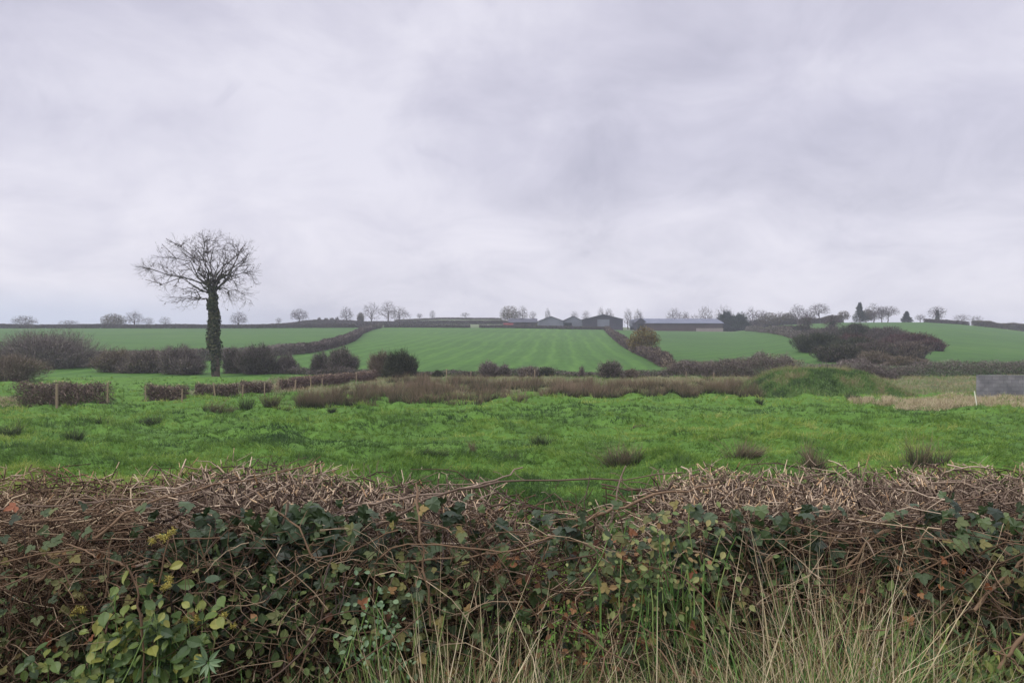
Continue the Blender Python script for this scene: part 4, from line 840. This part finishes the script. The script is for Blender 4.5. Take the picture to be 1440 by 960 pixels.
# ================================================================== near hedge
YF, YB = 2.3, 3.05
def topz(px):  # hedge top above ground as a function of column
    return np.interp(px, [-900, 0, 200, 240, 330, 440, 480, 560, 680, 720, 900, 930, 1000, 1200, 1440, 1800],
                     [1.06, 1.07, 1.06, 1.09, 1.10, 1.09, 1.06, 1.05, 1.04, 1.0, 1.0, 1.05, 1.08, 1.08, 1.07, 1.07])
def pxof(x, y): return 720+F*x/y
def dens_top(px): return np.interp(px, [-400, 0, 230, 560, 690, 720, 915, 940, 1800], [1, .9, 1, .95, .8, .13, .13, 1, 1])
def near_hedge(px0, px1, label, ntop, nface, twm, facem, leafn, stems_n):
    ym = 2.6; x0, x1 = (px0-720)/F*ym, (px1-720)/F*ym
    e = empty('hawthorn_hedge', ((x0+x1)/2, 2.7, 0), label, 'hedge', None)
    # stems
    n = stems_n; P = np.stack([R.uniform(x0, x1, n), R.uniform(YF+.15, YB-.1, n), np.full(n, -.05)], 1)
    b = B(); pth = walk(P, rdir(n, 2.2), R.uniform(.8, 1.1, n), 8, .16); pth[:, :, 2] = np.minimum(pth[:, :, 2], .98+.06*np.random.rand(n, 1)); tubes(b, pth, np.linspace(1, .4, 8)[None]*R.uniform(.004, .011, n)[:, None], 6)
    b.build('stems', M['stem'], e, smooth=True)
    # top mat of clipped twigs
    b = B(); bt = B(); n = ntop; x = R.uniform(x0, x1, n); y = R.uniform(YF+.02, YB, n); px = pxof(x, y)
    k = R.random(n) < dens_top(px); x, y, px = x[k], y[k], px[k]; n = len(x)
    tz = topz(px)*(1+.0*x); lay = R.random(n)**1.4*.24
    cl = vnoise(x*9, y*9, 3)*.05
    P = np.stack([x, y, tz-lay-cl-.03], 1); D = nrm(np.stack([R.normal(size=n), R.normal(size=n)*.8, R.normal(size=n)*.45+.12], 1)); L = R.uniform(.1, .34, n)
    pth = walk(P-D*L[:, None]*.5, D, L, 7, .3); mxz = (tz+.015)[:, None]; pth[:, :, 2] = np.where(pth[:, :, 2] > mxz, mxz+(pth[:, :, 2]-mxz)*.15, pth[:, :, 2])
    rad = R.uniform(.0011, .0032, n)*(1+.8*(R.random(n) < .08)); tubes(b, pth, rad[:, None]*np.linspace(1, .6, 7)[None], 4)
    # spurs
    j = R.integers(0, n, int(n*1.5)); kk = R.integers(1, 6, len(j)); A = pth[j, kk]; Ds = rdir(len(j), .5); Ls = R.uniform(.015, .07, len(j)); tubes(b, walk(A, Ds, Ls, 3, .2), (rad[j]*.6)[:, None]*np.array([1, .8, .5])[None], 3)
    # face twigs
    n = int(nface*1.25); x = R.uniform(x0, x1, n); px = pxof(x, 2.3); z = .25+.75*R.random(n)**.75; y = YF-.12+R.random(n)*.3
    D = nrm(np.stack([R.normal(size=n), R.normal(size=n)*.4-.1, R.normal(size=n)*.8+.3], 1)); L = R.uniform(.12, .5, n)
    k = R.random(n) < np.interp(px, [690, 720, 915, 940], [1, .4, .4, 1]); x, y, z, D, L = x[k], y[k], z[k], D[k], L[k]; n = len(x)
    P = np.stack([x, y, z], 1); pth = walk(P-D*L[:, None]*.5, D, L, 8, .3, -.02); pth[:, :, 2] = np.minimum(pth[:, :, 2], 1.05); pth[:, :, 1] = np.maximum(pth[:, :, 1], 2.06)
    b2 = B(); rad = R.uniform(.0009, .0022, n)*(1+1.*(R.random(n) < .06)); tubes(b2, pth, rad[:, None]*np.linspace(1, .5, 8)[None], 4)
    j = R.integers(0, n, n); kk = R.integers(1, 6, n); tubes(b2, walk(pth[j, kk], rdir(n, .3), R.uniform(.02, .1, n), 3, .2), (rad[j]*.6)[:, None]*np.array([1, .8, .5])[None], 3)
    # inner twigs: darker tones paint in the shade deep in the hedge
    n = int(nface*.8); P = np.stack([R.uniform(x0, x1, n), R.uniform(YF+.15, YB, n), R.uniform(.1, .9, n)], 1); px = pxof(P[:, 0], P[:, 1]); P = P[R.random(n) < np.interp(px, [690, 730, 905, 940], [1, .3, .3, 1])]; n = len(P)
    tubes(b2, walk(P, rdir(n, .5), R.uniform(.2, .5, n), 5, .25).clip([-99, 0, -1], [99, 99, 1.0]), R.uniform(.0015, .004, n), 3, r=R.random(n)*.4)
    b2.build('side_twigs', M[facem], e, smooth=True); bt = b
    # cut tips
    n = int(ntop*.26); x = R.uniform(x0, x1, n); y = R.uniform(YF+.05, YB+.02, n); px = pxof(x, y)
    k = (R.random(n) < dens_top(px)*np.interp(px, [0, 230, 260, 450, 480, 900, 960, 1100, 1440], [.25, .2, 1, 1, .5, .6, 1, 1, .75])*np.clip(2.2*vnoise(x*4, y*4, 9)-.3, .1, 1)); x, y, px = x[k], y[k], px[k]; n = len(x)
    P = np.stack([x, y, topz(px)-.045+R.normal(size=n)*.014], 1); D = nrm(rdir(n, .8)); D[:, 2] = np.abs(D[:, 2]); L = R.uniform(.03, .085, n)*(1+.6*(R.random(n) < .12)); rad = R.uniform(.001, .0028, n)
    tubes(bt, np.stack([P, P+D*L[:, None]*.66], 1), rad, 4)
    tubes(bt, np.stack([P+D*L[:, None]*.64, P+D*(L)[:, None]], 1), np.stack([rad*1.1, rad*.7], 1), 4, cap=True, m=1)
    bt.build('clipped_twigs', [M[twm], M['tip']], e, smooth=True)
    # leaves: inside and on the face
    n = leafn; P = np.stack([R.uniform(x0, x1, n), YF-.14+R.random(n)**1.2*.8, R.uniform(.05, .93, n)], 1); px = pxof(P[:, 0], P[:, 1])
    k = R.random(n) < np.interp(px, [690, 730, 905, 940], [1, .5, .5, 1])*np.where(P[:, 2] > .82, .5, 1); k2 = ~((pxof(P[:, 0], P[:, 1])[:] > 715) & (pxof(P[:, 0], P[:, 1]) < 905) & (P[:, 2] > .80)) if False else np.ones(len(P), bool); P = P[k & k2]; n = len(P); px = pxof(P[:, 0], P[:, 1]); P = P[~((px > 712) & (px < 910) & (P[:, 2] > .6) & (R.random(n) < .75))]; n = len(P)
    Nn = nrm(np.array([0, -.8, .6])+R.normal(size=(n, 3))*.6); b = B(); place(b, *OV, P, Nn, nrm(rdir(n)+np.array([0, 0, -.6])), R.uniform(.014, .038, n), r=np.clip(R.beta(1.5, 2.2, n), 0, 1)); b.build('leaves', M['hleaf'], e)
    n = leafn//11; P = np.stack([R.uniform(x0, x1, n), YF+R.normal(size=n)*.07+.03, R.uniform(.15, .95, n)], 1)
    b = B(); place(b, *OV, P, nrm(np.array([0, -.7, .4])+R.normal(size=(n, 3))*.7), rdir(n, -.6), R.uniform(.015, .038, n)); b.build('dead_leaves', M['dead'], e)
    return e
near_hedge(-700, 235, 'brown twiggy left part of the clipped roadside hedge, mostly bare stems and dark leaves', 4900, 5400, 'twig_brown', 'twig_brown', 12000, 60)
near_hedge(235, 705, 'left-centre part of the clipped roadside hedge, matted grey twigs over dark ivy', 3300, 1500, 'twig', 'twig_brown', 8000, 34)
near_hedge(705, 925, 'thin gappy middle of the clipped roadside hedge where the field shows through', 900, 800, 'twig', 'twig_brown', 4200, 8)
near_hedge(925, 2200, 'right part of the clipped roadside hedge with a dense mat of pale cut tips', 12200, 5600, 'twig', 'twig_brown', 18000, 88)
# the laid branches that show as long lines
def branch(pts, r0, r1, mat, parent, name='branch'):
    P = np.array([W(*p) for p in pts]); t = np.linspace(0, 1, len(P)); tt = np.linspace(0, 1, 16)
    Q = np.stack([np.interp(tt, t, P[:, i]) for i in range(3)], 1); Q[1:-1] = (Q[:-2]+2*Q[1:-1]+Q[2:])/4; Q[1:-1] += R.normal(size=(14, 3))*.004
    b = B(); tubes(b, Q[None], np.linspace(r0, r1, 16)[None]*.78*(1+.12*R.normal(size=(1, 16))), 6, r=R.uniform(.45, .7)); 
    k = R.integers(2, 15, 9); tubes(b, walk(Q[k], rdir(9, .3), R.uniform(.02, .07, 9), 4, .25), np.full(9, r1*.4), 4, r=.6)
    return b.build(name, M[mat], parent, smooth=True)
hs = [o for o in C.objects if o.name.startswith('hawthorn_hedge')]
hl, hc, hg, hr = hs
branch([(0, 716, 2.35), (90, 708, 2.4), (170, 703, 2.4), (260, 700, 2.4)], .004, .003, 'twig', hl)
branch([(130, 760, 2.2), (175, 725, 2.25), (225, 700, 2.3), (300, 684, 2.5), (370, 668, 2.6), (455, 650, 2.7)], .006, .003, 'twig_brown', hl)
branch([(50, 818, 2.15), (110, 772, 2.2), (150, 740, 2.25)], .006, .004, 'twig_brown', hl)
branch([(150, 785, 2.1), (178, 792, 2.08), (193, 830, 2.05), (199, 880, 2.05), (200, 965, 2.05)], .0045, .0035, 'twig_brown', hl)
branch([(480, 756, 2.25), (540, 735, 2.3), (600, 700, 2.35), (650, 685, 2.4), (735, 674, 2.55), (860, 678, 2.7), (960, 664, 2.8)], .0065, .0028, 'twig', hc)
branch([(490, 715, 2.4), (560, 700, 2.4), (640, 690, 2.5), (700, 676, 2.6), (735, 657, 2.7)], .006, .003, 'twig', hc)
branch([(380, 712, 2.3), (420, 740, 2.2), (440, 790, 2.15), (500, 770, 2.2), (560, 745, 2.2)], .004, .003, 'twig_brown', hc)
branch([(585, 680, 2.3), (590, 740, 2.15), (600, 820, 2.1), (605, 880, 2.1)], .0045, .004, 'twig_brown', hc)
branch([(560, 790, 2.15), (660, 782, 2.15), (720, 775, 2.2), (800, 745, 2.25), (850, 715, 2.3)], .0035, .003, 'twig_brown', hg)
branch([(800, 740, 2.3), (860, 715, 2.35), (935, 692, 2.5), (1010, 680, 2.6)], .007, .004, 'twig_brown', hg)
branch([(850, 765, 2.3), (858, 735, 2.35), (872, 680, 2.5), (880, 655, 2.6)], .005, .003, 'twig', hg)
branch([(1370, 858, 2.1), (1400, 820, 2.15), (1440, 785, 2.2), (1500, 745, 2.3)], .006, .0045, 'twig_brown', hr)
branch([(1405, 940, 1.95), (1430, 905, 1.95), (1480, 850, 2.0)], .007, .006, 'twig_brown', hr)
branch([(1190, 800, 2.2), (1225, 755, 2.25), (1300, 725, 2.3), (1400, 690, 2.5)], .0055, .003, 'twig_brown', hr)
branch([(1180, 740, 2.3), (1260, 728, 2.3), (1340, 718, 2.4), (1445, 705, 2.4)], .0045, .003, 'twig', hr)
branch([(960, 728, 2.35), (1000, 730, 2.3), (1050, 750, 2.25), (1090, 800, 2.2)], .005, .003, 'twig', hr)
branch([(1075, 790, 2.2), (1120, 745, 2.3), (1170, 722, 2.35)], .004, .003, 'twig_brown', hr)

# face coverings ---------------------------------------------------
def facepts(px, py, sx, sy, n, y0=2.23, dy=.08, drop=None):
    X_ = R.normal(size=n)*sx+px; Y_ = R.normal(size=n)*sy+py; k = (Y_ > 690+18*R.random(n)) & (Y_ < 1040); X_, Y_ = X_[k], Y_[k]; d = y0+np.abs(R.normal(size=len(X_)))*dy
    return np.stack([(X_-720)/F*d, d, EYE+(HOR-Y_)/F*d], 1)
def ivy_plant(label, patches, size=(.018, .048), flowers=(), r=None):
    c = patches[0]; e = empty('ivy', W(c[0], 940, 2.35)*np.array([1, 1, 0]), label, 'ivy', None); b = B(); bs2 = B()
    for px, py, sx, sy, n in patches:
        P = facepts(px, py, sx, sy, n); N = len(P)
        Nn = nrm(np.array([0, -.7, .45])+R.normal(size=(N, 3))*.62); place(b, *IVY, P, Nn, nrm(np.array([0, -.2, -1.])+R.normal(size=(N, 3))*.5), R.uniform(*size, N), r=np.clip(R.normal(.42, .25, N), 0, 1))
        k = R.integers(0, N, max(3, N//5)); tubes(bs2, walk(P[k]+np.array([0, .02, 0]), rdir(len(k), -.6), R.uniform(.08, .25, len(k)), 5, .2), np.full(len(k), .0016), 4)
    b.build('leaves', M['ivy'], e); bs2.build('stems', M['stem'], e)
    if flowers:
        b = B()
        for px, py, n in flowers:
            for q_ in range(n):
                c = W(px+R.normal()*9, py+R.normal()*6, 2.1+R.random()*.04); m_ = 34; v = rdir(m_); rr = .010
                slivers(b, np.repeat(c[None], m_, 0), v, rr*R.uniform(.8, 1.6, m_), np.full(m_, .0028), bend=.05)
                place(b, *RND, c+v*rr*R.uniform(.8, 1.4, (m_, 1)), v, rdir(m_), np.full(m_, .0035))
        b.build('flower_heads', M['yellow'], e)
    return e
ivy_plant('dark ivy with yellow-green flower heads climbing the left of the roadside hedge', [(260, 775, 45, 32, 120), (230, 870, 60, 45, 260), (130, 900, 50, 40, 120)], flowers=((220, 755, 5), (232, 816, 5), (275, 872, 5), (305, 870, 3), (180, 895, 4), (110, 862, 3), (185, 970, 3)))
ivy_plant('broad-leaved dark ivy under the matted grey twigs left of the middle', [(430, 762, 70, 30, 240), (400, 840, 75, 50, 360), (510, 830, 60, 50, 190)], size=(.02, .054))
ivy_plant('grey-green ivy sprigs in the thin middle of the roadside hedge', [(640, 745, 45, 35, 75), (800, 745, 20, 12, 26), (700, 830, 90, 55, 150)])
ivy_plant('dark ivy filling the roadside hedge right of the thin middle', [(1010, 778, 45, 32, 180), (1090, 778, 45, 36, 170), (980, 870, 60, 45, 190)])
ivy_plant('shaded ivy at the right end of the roadside hedge behind dry grass', [(1330, 780, 80, 45, 230), (1440, 800, 60, 70, 190), (1300, 900, 60, 30, 90)])
def bramble(label, px, py, sx, sy, n, ns, mat='brleaf', tone=None):
    e = empty('bramble', W(px, 940, 2.2)*np.array([1, 1, 0]), label, 'bramble', 'brambles growing through the roadside hedge'); P = facepts(px, py, sx, sy, n, 2.1, .09); N = len(P)
    b = B(); place(b, *BRA, P, nrm(np.array([0, -.8, .7])+R.normal(size=(N, 3))*.4), nrm(rdir(N)+np.array([0, 0, -.3])), R.uniform(.014, .03, N), r=tone); b.build('leaves', M[mat], e)
    b = B(); Q = facepts(px, py+30, sx, sy*1.1, ns, 2.12, .06); tubes(b, walk(Q, rdir(len(Q), 1.), R.uniform(.2, .5, len(Q)), 9, .16, -.14).clip([-99, 1.9, -1], [99, 99, 1.02]), R.uniform(.0013, .0026, len(Q)), 5, r=R.uniform(.1, .6, len(Q))); b.build('stems', M['twig_brown'], e, smooth=True)
bramble('brown-stemmed bramble tangle at the left edge of the roadside hedge', 60, 830, 70, 80, 110, 46)
bramble('bramble with olive leaves in the lower middle of the roadside hedge', 560, 850, 70, 50, 150, 16)
bramble('bramble with yellowing leaves right of the middle of the roadside hedge', 900, 810, 50, 50, 150, 18)
bramble('low bramble in the hedge bottom between the two grassy patches', 1020, 900, 60, 35, 90, 12)
bramble('red-stemmed bramble at the right edge of the roadside hedge', 1390, 860, 60, 70, 130, 34)
def herb(label, px, py, sx, sy, n, tmpl, size, mat, name='hedge_plant', cat='plant', y0=2.05, group=None):
    e = empty(name, W(px, 960, y0)*np.array([1, 1, 0]), label, cat, group); P = facepts(px, py, sx, sy, n, y0, .06); N = len(P)
    b = B(); place(b, *tmpl, P, nrm(np.array([0, -.7, .8])+R.normal(size=(N, 3))*.35), nrm(rdir(N)+np.array([0, -.2, -.5])), R.uniform(*size, N)); b.build('leaves', M[mat], e)
    b = B(); k = R.integers(0, N, N//4); tubes(b, walk(P[k], nrm(rdir(len(k))*.3+np.array([0, .1, -1])), R.uniform(.1, .3, len(k)), 5, .1), np.full(len(k), .0015), 4); b.build('stems', M['blade'], e)
herb('fresh green broad-leaved plant at the foot of the left hedge', 215, 900, 45, 38, 230, OV, (.022, .05), 'green')
herb('bright green leaves at the bottom left corner of the hedge', 130, 945, 60, 18, 90, OV, (.02, .045), 'green')
herb('small pale-leaved privet sprig low in the hedge left of the dry grass', 535, 890, 26, 40, 130, OV, (.010, .022), 'pale', 'privet_sprig')
herb('grey-green small-leaved sprigs low in the hedge right of the middle', 930, 800, 50, 45, 260, OV, (.012, .026), 'hleaf', 'privet_sprig')
herb('green leaves at the bottom right of the hedge', 1330, 925, 60, 22, 110, LAN, (.03, .06), 'green')
herb('yellow-green leaf cluster near the bottom right corner', 1400, 950, 40, 12, 40, OV, (.025, .04), 'green')
# whorled plant
g = W(293, 930, 1.95); e = empty('whorled_plant', (g[0], g[1], 0), 'pale green star-shaped leafy shoot low in the left hedge', 'plant'); b = B(); n = 10; a = np.arange(n)*2.4
D = nrm(np.stack([np.cos(a), -.7+0*a, np.sin(a)], 1)); place(b, *LAN, np.repeat(g[None], n, 0)+D*.005, nrm(np.stack([-np.cos(a)*.5, -.9+0*a, .3-np.sin(a)*.4], 1)), D, R.uniform(.03, .052, n)); b.build('leaves', M['pale'], e)
b = B(); tubes(b, np.array([[g, g+np.array([.01, .02, -.4]), g+np.array([.01, .03, -g[2]])]]), np.array([.003]), 5); b.build('stem', M['blade'], e)

# grass at the foot of the hedge ------------------------------------
def blades(name, label, px_d, n, zt, mat, wd, y=(1.75, 2.2), tilt=.28, K=6, r=None, curl=.5):
    """px_d: list of (px, weight, spread); zt(px) -> top height"""
    w = np.array([p[1] for p in px_d], float); k = R.choice(len(w), n, p=w/w.sum()); px = np.array([p[0] for p in px_d])[k]+R.normal(size=n)*np.array([p[2] for p in px_d])[k]
    d = R.uniform(y[0], y[1], n); x = (px-720)/F*d; top = zt(px)*R.uniform(.45, 1.05, n)
    th_ = R.normal(size=n)*tilt; D = nrm(np.stack([np.sin(th_), R.normal(size=n)*.12, np.cos(th_)], 1)); P = np.stack([x-D[:, 0]*top*.5, d, np.full(n, -.02)], 1)
    L = top*1.06; pts = [P]; dd = D.copy(); cu = R.normal(size=(n, 1))*curl*.16
    for q_ in range(K-1):
        pts.append(pts[-1]+dd*L[:, None]/(K-1)); dd = nrm(dd+np.concatenate([cu*(q_+1)*.5, R.normal(size=(n, 1))*.06, -np.abs(cu)*(q_+1)*.45], 1)+R.normal(size=(n, 3))*.035)
    b = B(); side = nrm(np.stack([np.ones(n), R.normal(size=n)*.8, R.normal(size=n)*.2], 1)); wv = R.uniform(.6, 1.3, n)*wd
    Wd = wv[:, None]*np.array([.8, 1, 1, .85, .55, .1])[None, :K]
    ribbons(b, np.stack(pts, 1), Wd, side=side, r=r); return meta(b.build(name, M[mat]), label, 'grass', None, 'stuff')
zt = lambda px: np.interp(px, [-100, 300, 480, 580, 640, 760, 880, 960, 1060, 1130, 1220, 1300, 1400, 1600], [.45, .5, .62, .84, .88, .8, .76, .82, .93, 1.0, .98, .9, .85, .8])
blades('dry_grass', 'tangle of dry straw-coloured grass at the foot of the roadside hedge', [(560, .9, 60), (690, 1.2, 70), (800, 1.2, 80), (1070, 1.6, 75), (1200, 1.6, 80), (1360, 1., 90), (930, .9, 80), (1550, .9, 90), (1750, .8, 100)], 11500, zt, 'straw', .003, tilt=.55, curl=1.6)
blades('dry_stalks', 'thin pale dead stalks standing up through the roadside hedge', [(600, 1, 40), (720, .6, 80), (1110, 1, 60), (1250, .7, 90), (200, .5, 160), (880, .5, 80)], 260, lambda p: zt(p)*1.15, 'straw', .004, tilt=.16, r=R.uniform(.6, 1, 260), curl=.25)
blades('green_grass', 'long green grass blades at the foot of the roadside hedge', [(620, 1, 90), (900, 1., 80), (1080, 1, 80), (1230, 1.6, 90), (760, .8, 80), (1380, .6, 80), (1600, .8, 110)], 5200, lambda p: zt(p)*.97, 'blade', .0044, tilt=.45, curl=1.2)
blades('short_grass', 'short mixed grass along the very bottom of the roadside hedge', [(p, 1, 70) for p in range(430, 1900, 90)], 8400, lambda p: .7+0*p, 'straw', .003, y=(1.7, 2.1), tilt=.5, curl=1.2)
blades('bottom_grass', 'short green grass among the dry grass along the bottom of the hedge', [(p, 1, 70) for p in range(380, 1900, 90)], 7000, lambda p: .72+0*p, 'blade', .0042, y=(1.7, 2.1), tilt=.45, curl=1.2)
# grass behind hedge on the bank, seen through gaps
n = 22000; x = R.uniform(-4.5, 4.5, n)*1.3; y = R.uniform(3.1, 9, n); x = x*y/4.5
grass_on('bank_grass', x, y, H(x, y)-.01, R.uniform(.08, .25, n), np.full(n, .007), np.clip(R.normal(.5, .22, n), 0, 1), 'turf', 'green grass on the bank just behind the roadside hedge')

# ------------------------------------------------------------------ haze
m = bpy.data.materials.new('haze_air'); m.use_nodes = True; nt = m.node_tree; nt.nodes.clear()
o_ = nt.nodes.new('ShaderNodeOutputMaterial'); v_ = nt.nodes.new('ShaderNodeVolumePrincipled'); v_.inputs['Color'].default_value = (.80, .82, .93, 1); v_.inputs['Density'].default_value = .00065; v_.inputs['Anisotropy'].default_value = 0.2
nt.links.new(v_.outputs[0], o_.inputs['Volume'])
HAZE = True
if HAZE:
    b = B(); box(b, (-1150, -45, -32), (1150, 1450, 30)); o = b.build('haze', m); meta(o, 'thin grey autumn haze over the whole valley', 'haze', None, 'stuff')

# ------------------------------------------------------------------ sky, light, camera
w = bpy.data.worlds.new('World'); bpy.context.scene.world = w; w.use_nodes = True; nt = w.node_tree; nt.nodes.clear()
def N(t, **k):
    n = nt.nodes.new(t)
    for a, v in k.items(): setattr(n, a, v)
    return n
def Mt(op, a, b=None, c=None):
    n = N('ShaderNodeMath', operation=op)
    for i, v in enumerate((a, b, c)):
        if v is None: continue
        if isinstance(v, (int, float)): n.inputs[i].default_value = v
        else: nt.links.new(v, n.inputs[i])
    return n.outputs[0]
def mixc(f, a, b, bt='MIX'):
    n = N('ShaderNodeMix', data_type='RGBA', blend_type=bt)
    for i, v in ((0, f), (6, a), (7, b)):
        if isinstance(v, (int, float)): n.inputs[i].default_value = v
        elif isinstance(v, tuple): n.inputs[i].default_value = (*v, 1)
        else: nt.links.new(v, n.inputs[i])
    return n.outputs[2]
def mrange(v, a, b, c=0., d=1.):
    n = N('ShaderNodeMapRange', interpolation_type='SMOOTHSTEP'); nt.links.new(v, n.inputs[0])
    for i, q_ in zip((1, 2, 3, 4), (a, b, c, d)): n.inputs[i].default_value = q_
    return n.outputs[0]
SE, SR = radians(38), radians(238)
skyn = N('ShaderNodeTexSky', sky_type='NISHITA'); skyn.sun_disc = False; skyn.sun_elevation = SE; skyn.sun_rotation = SR
tc = N('ShaderNodeTexCoord'); sp = N('ShaderNodeSeparateXYZ'); nt.links.new(tc.outputs['Generated'], sp.inputs[0])
zz = Mt('MAXIMUM', sp.outputs[2], 0.0); dn = Mt('ADD', zz, .42); cxn = Mt('DIVIDE', sp.outputs[0], dn); cyn = Mt('DIVIDE', sp.outputs[1], dn)
cb = N('ShaderNodeCombineXYZ'); nt.links.new(cxn, cb.inputs[0]); nt.links.new(cyn, cb.inputs[1])
def nz_(sc, det, dist=0, off=0., rough=.5):
    mp = N('ShaderNodeMapping'); mp.inputs['Location'].default_value = (off, off*.7, 0); nt.links.new(cb.outputs[0], mp.inputs['Vector'])
    n = N('ShaderNodeTexNoise'); n.inputs['Scale'].default_value = sc; n.inputs['Detail'].default_value = det; n.inputs['Distortion'].default_value = dist; n.inputs['Roughness'].default_value = rough
    nt.links.new(mp.outputs[0], n.inputs['Vector']); return n.outputs[0]
big = nz_(1.3, 5, .3, 3.); fine = nz_(3.6, 7, .5, 8., .6); wisps = nz_(6.5, 6, .8, 21.)
f = Mt('ADD', Mt('MULTIPLY', big, .62), Mt('MULTIPLY', fine, .38))
cloud = ramp(nt, f, [(.42, .413, .505), (.54, .527, .622), (.665, .65, .73)], [.38, .5, .62])
wsp = mrange(wisps, .58, .72, 0, .3); cloud = mixc(wsp, cloud, (.47, .46, .56))
# brighter belt a little above the horizon, clearer blue strip low on the left
belt = Mt('MULTIPLY', mrange(zz, .0, .07), mrange(zz, .1, .26, 1, 0)); cloud = mixc(Mt('MULTIPLY', belt, Mt('ADD', Mt('MULTIPLY', fine, 1.2), -.1)), cloud, (.76, .73, .79))
lowl = Mt('MULTIPLY', mrange(zz, .015, .075, 1, 0), mrange(cxn, -1.3, -.3, 1, 0)); cloud = mixc(Mt('MULTIPLY', lowl, .85), cloud, (.5, .56, .7))
boost = mrange(sp.outputs[2], .42, .9, 1., 2.9)
b1 = N('ShaderNodeBackground'); nt.links.new(skyn.outputs[0], b1.inputs[0]); b1.inputs[1].default_value = .1
b2 = N('ShaderNodeBackground'); nt.links.new(cloud, b2.inputs[0]); nt.links.new(boost, b2.inputs[1])
ms = N('ShaderNodeMixShader'); ms.inputs[0].default_value = .94; nt.links.new(b1.outputs[0], ms.inputs[1]); nt.links.new(b2.outputs[0], ms.inputs[2])
wo = N('ShaderNodeOutputWorld'); nt.links.new(ms.outputs[0], wo.inputs[0])
L_ = bpy.data.lights.new('sun', 'SUN'); L_.energy = 1.5; L_.angle = radians(25); L_.color = (1, .97, .93)
so = bpy.data.objects.new('sun', L_); C.objects.link(so); so.rotation_euler = (radians(90)-SE, 0, radians(180)-SR+radians(180)*0)
# aim the lamp from the sky's sun direction
import mathutils
sd = mathutils.Vector((math.sin(SR)*math.cos(SE), math.cos(SR)*math.cos(SE), math.sin(SE))); so.rotation_euler = sd.to_track_quat('Z', 'Y').to_euler()
cam = bpy.data.cameras.new('camera'); co = bpy.data.objects.new('camera', cam); C.objects.link(co); co.location = (0, 0, EYE); co.rotation_euler = (radians(90), 0, 0)
cam.sensor_width = 36; cam.lens = 36*F/1440; cam.clip_start = .05; cam.clip_end = 4000
sc = bpy.context.scene; sc.camera = co
sc.view_settings.view_transform = 'Standard'; sc.view_settings.look = 'None'; sc.view_settings.gamma = 1; sc.view_settings.exposure = .32
sc.cycles.max_bounces = 6; sc.cycles.transparent_max_bounces = 4; sc.cycles.volume_bounces = 1; sc.cycles.use_denoising = True
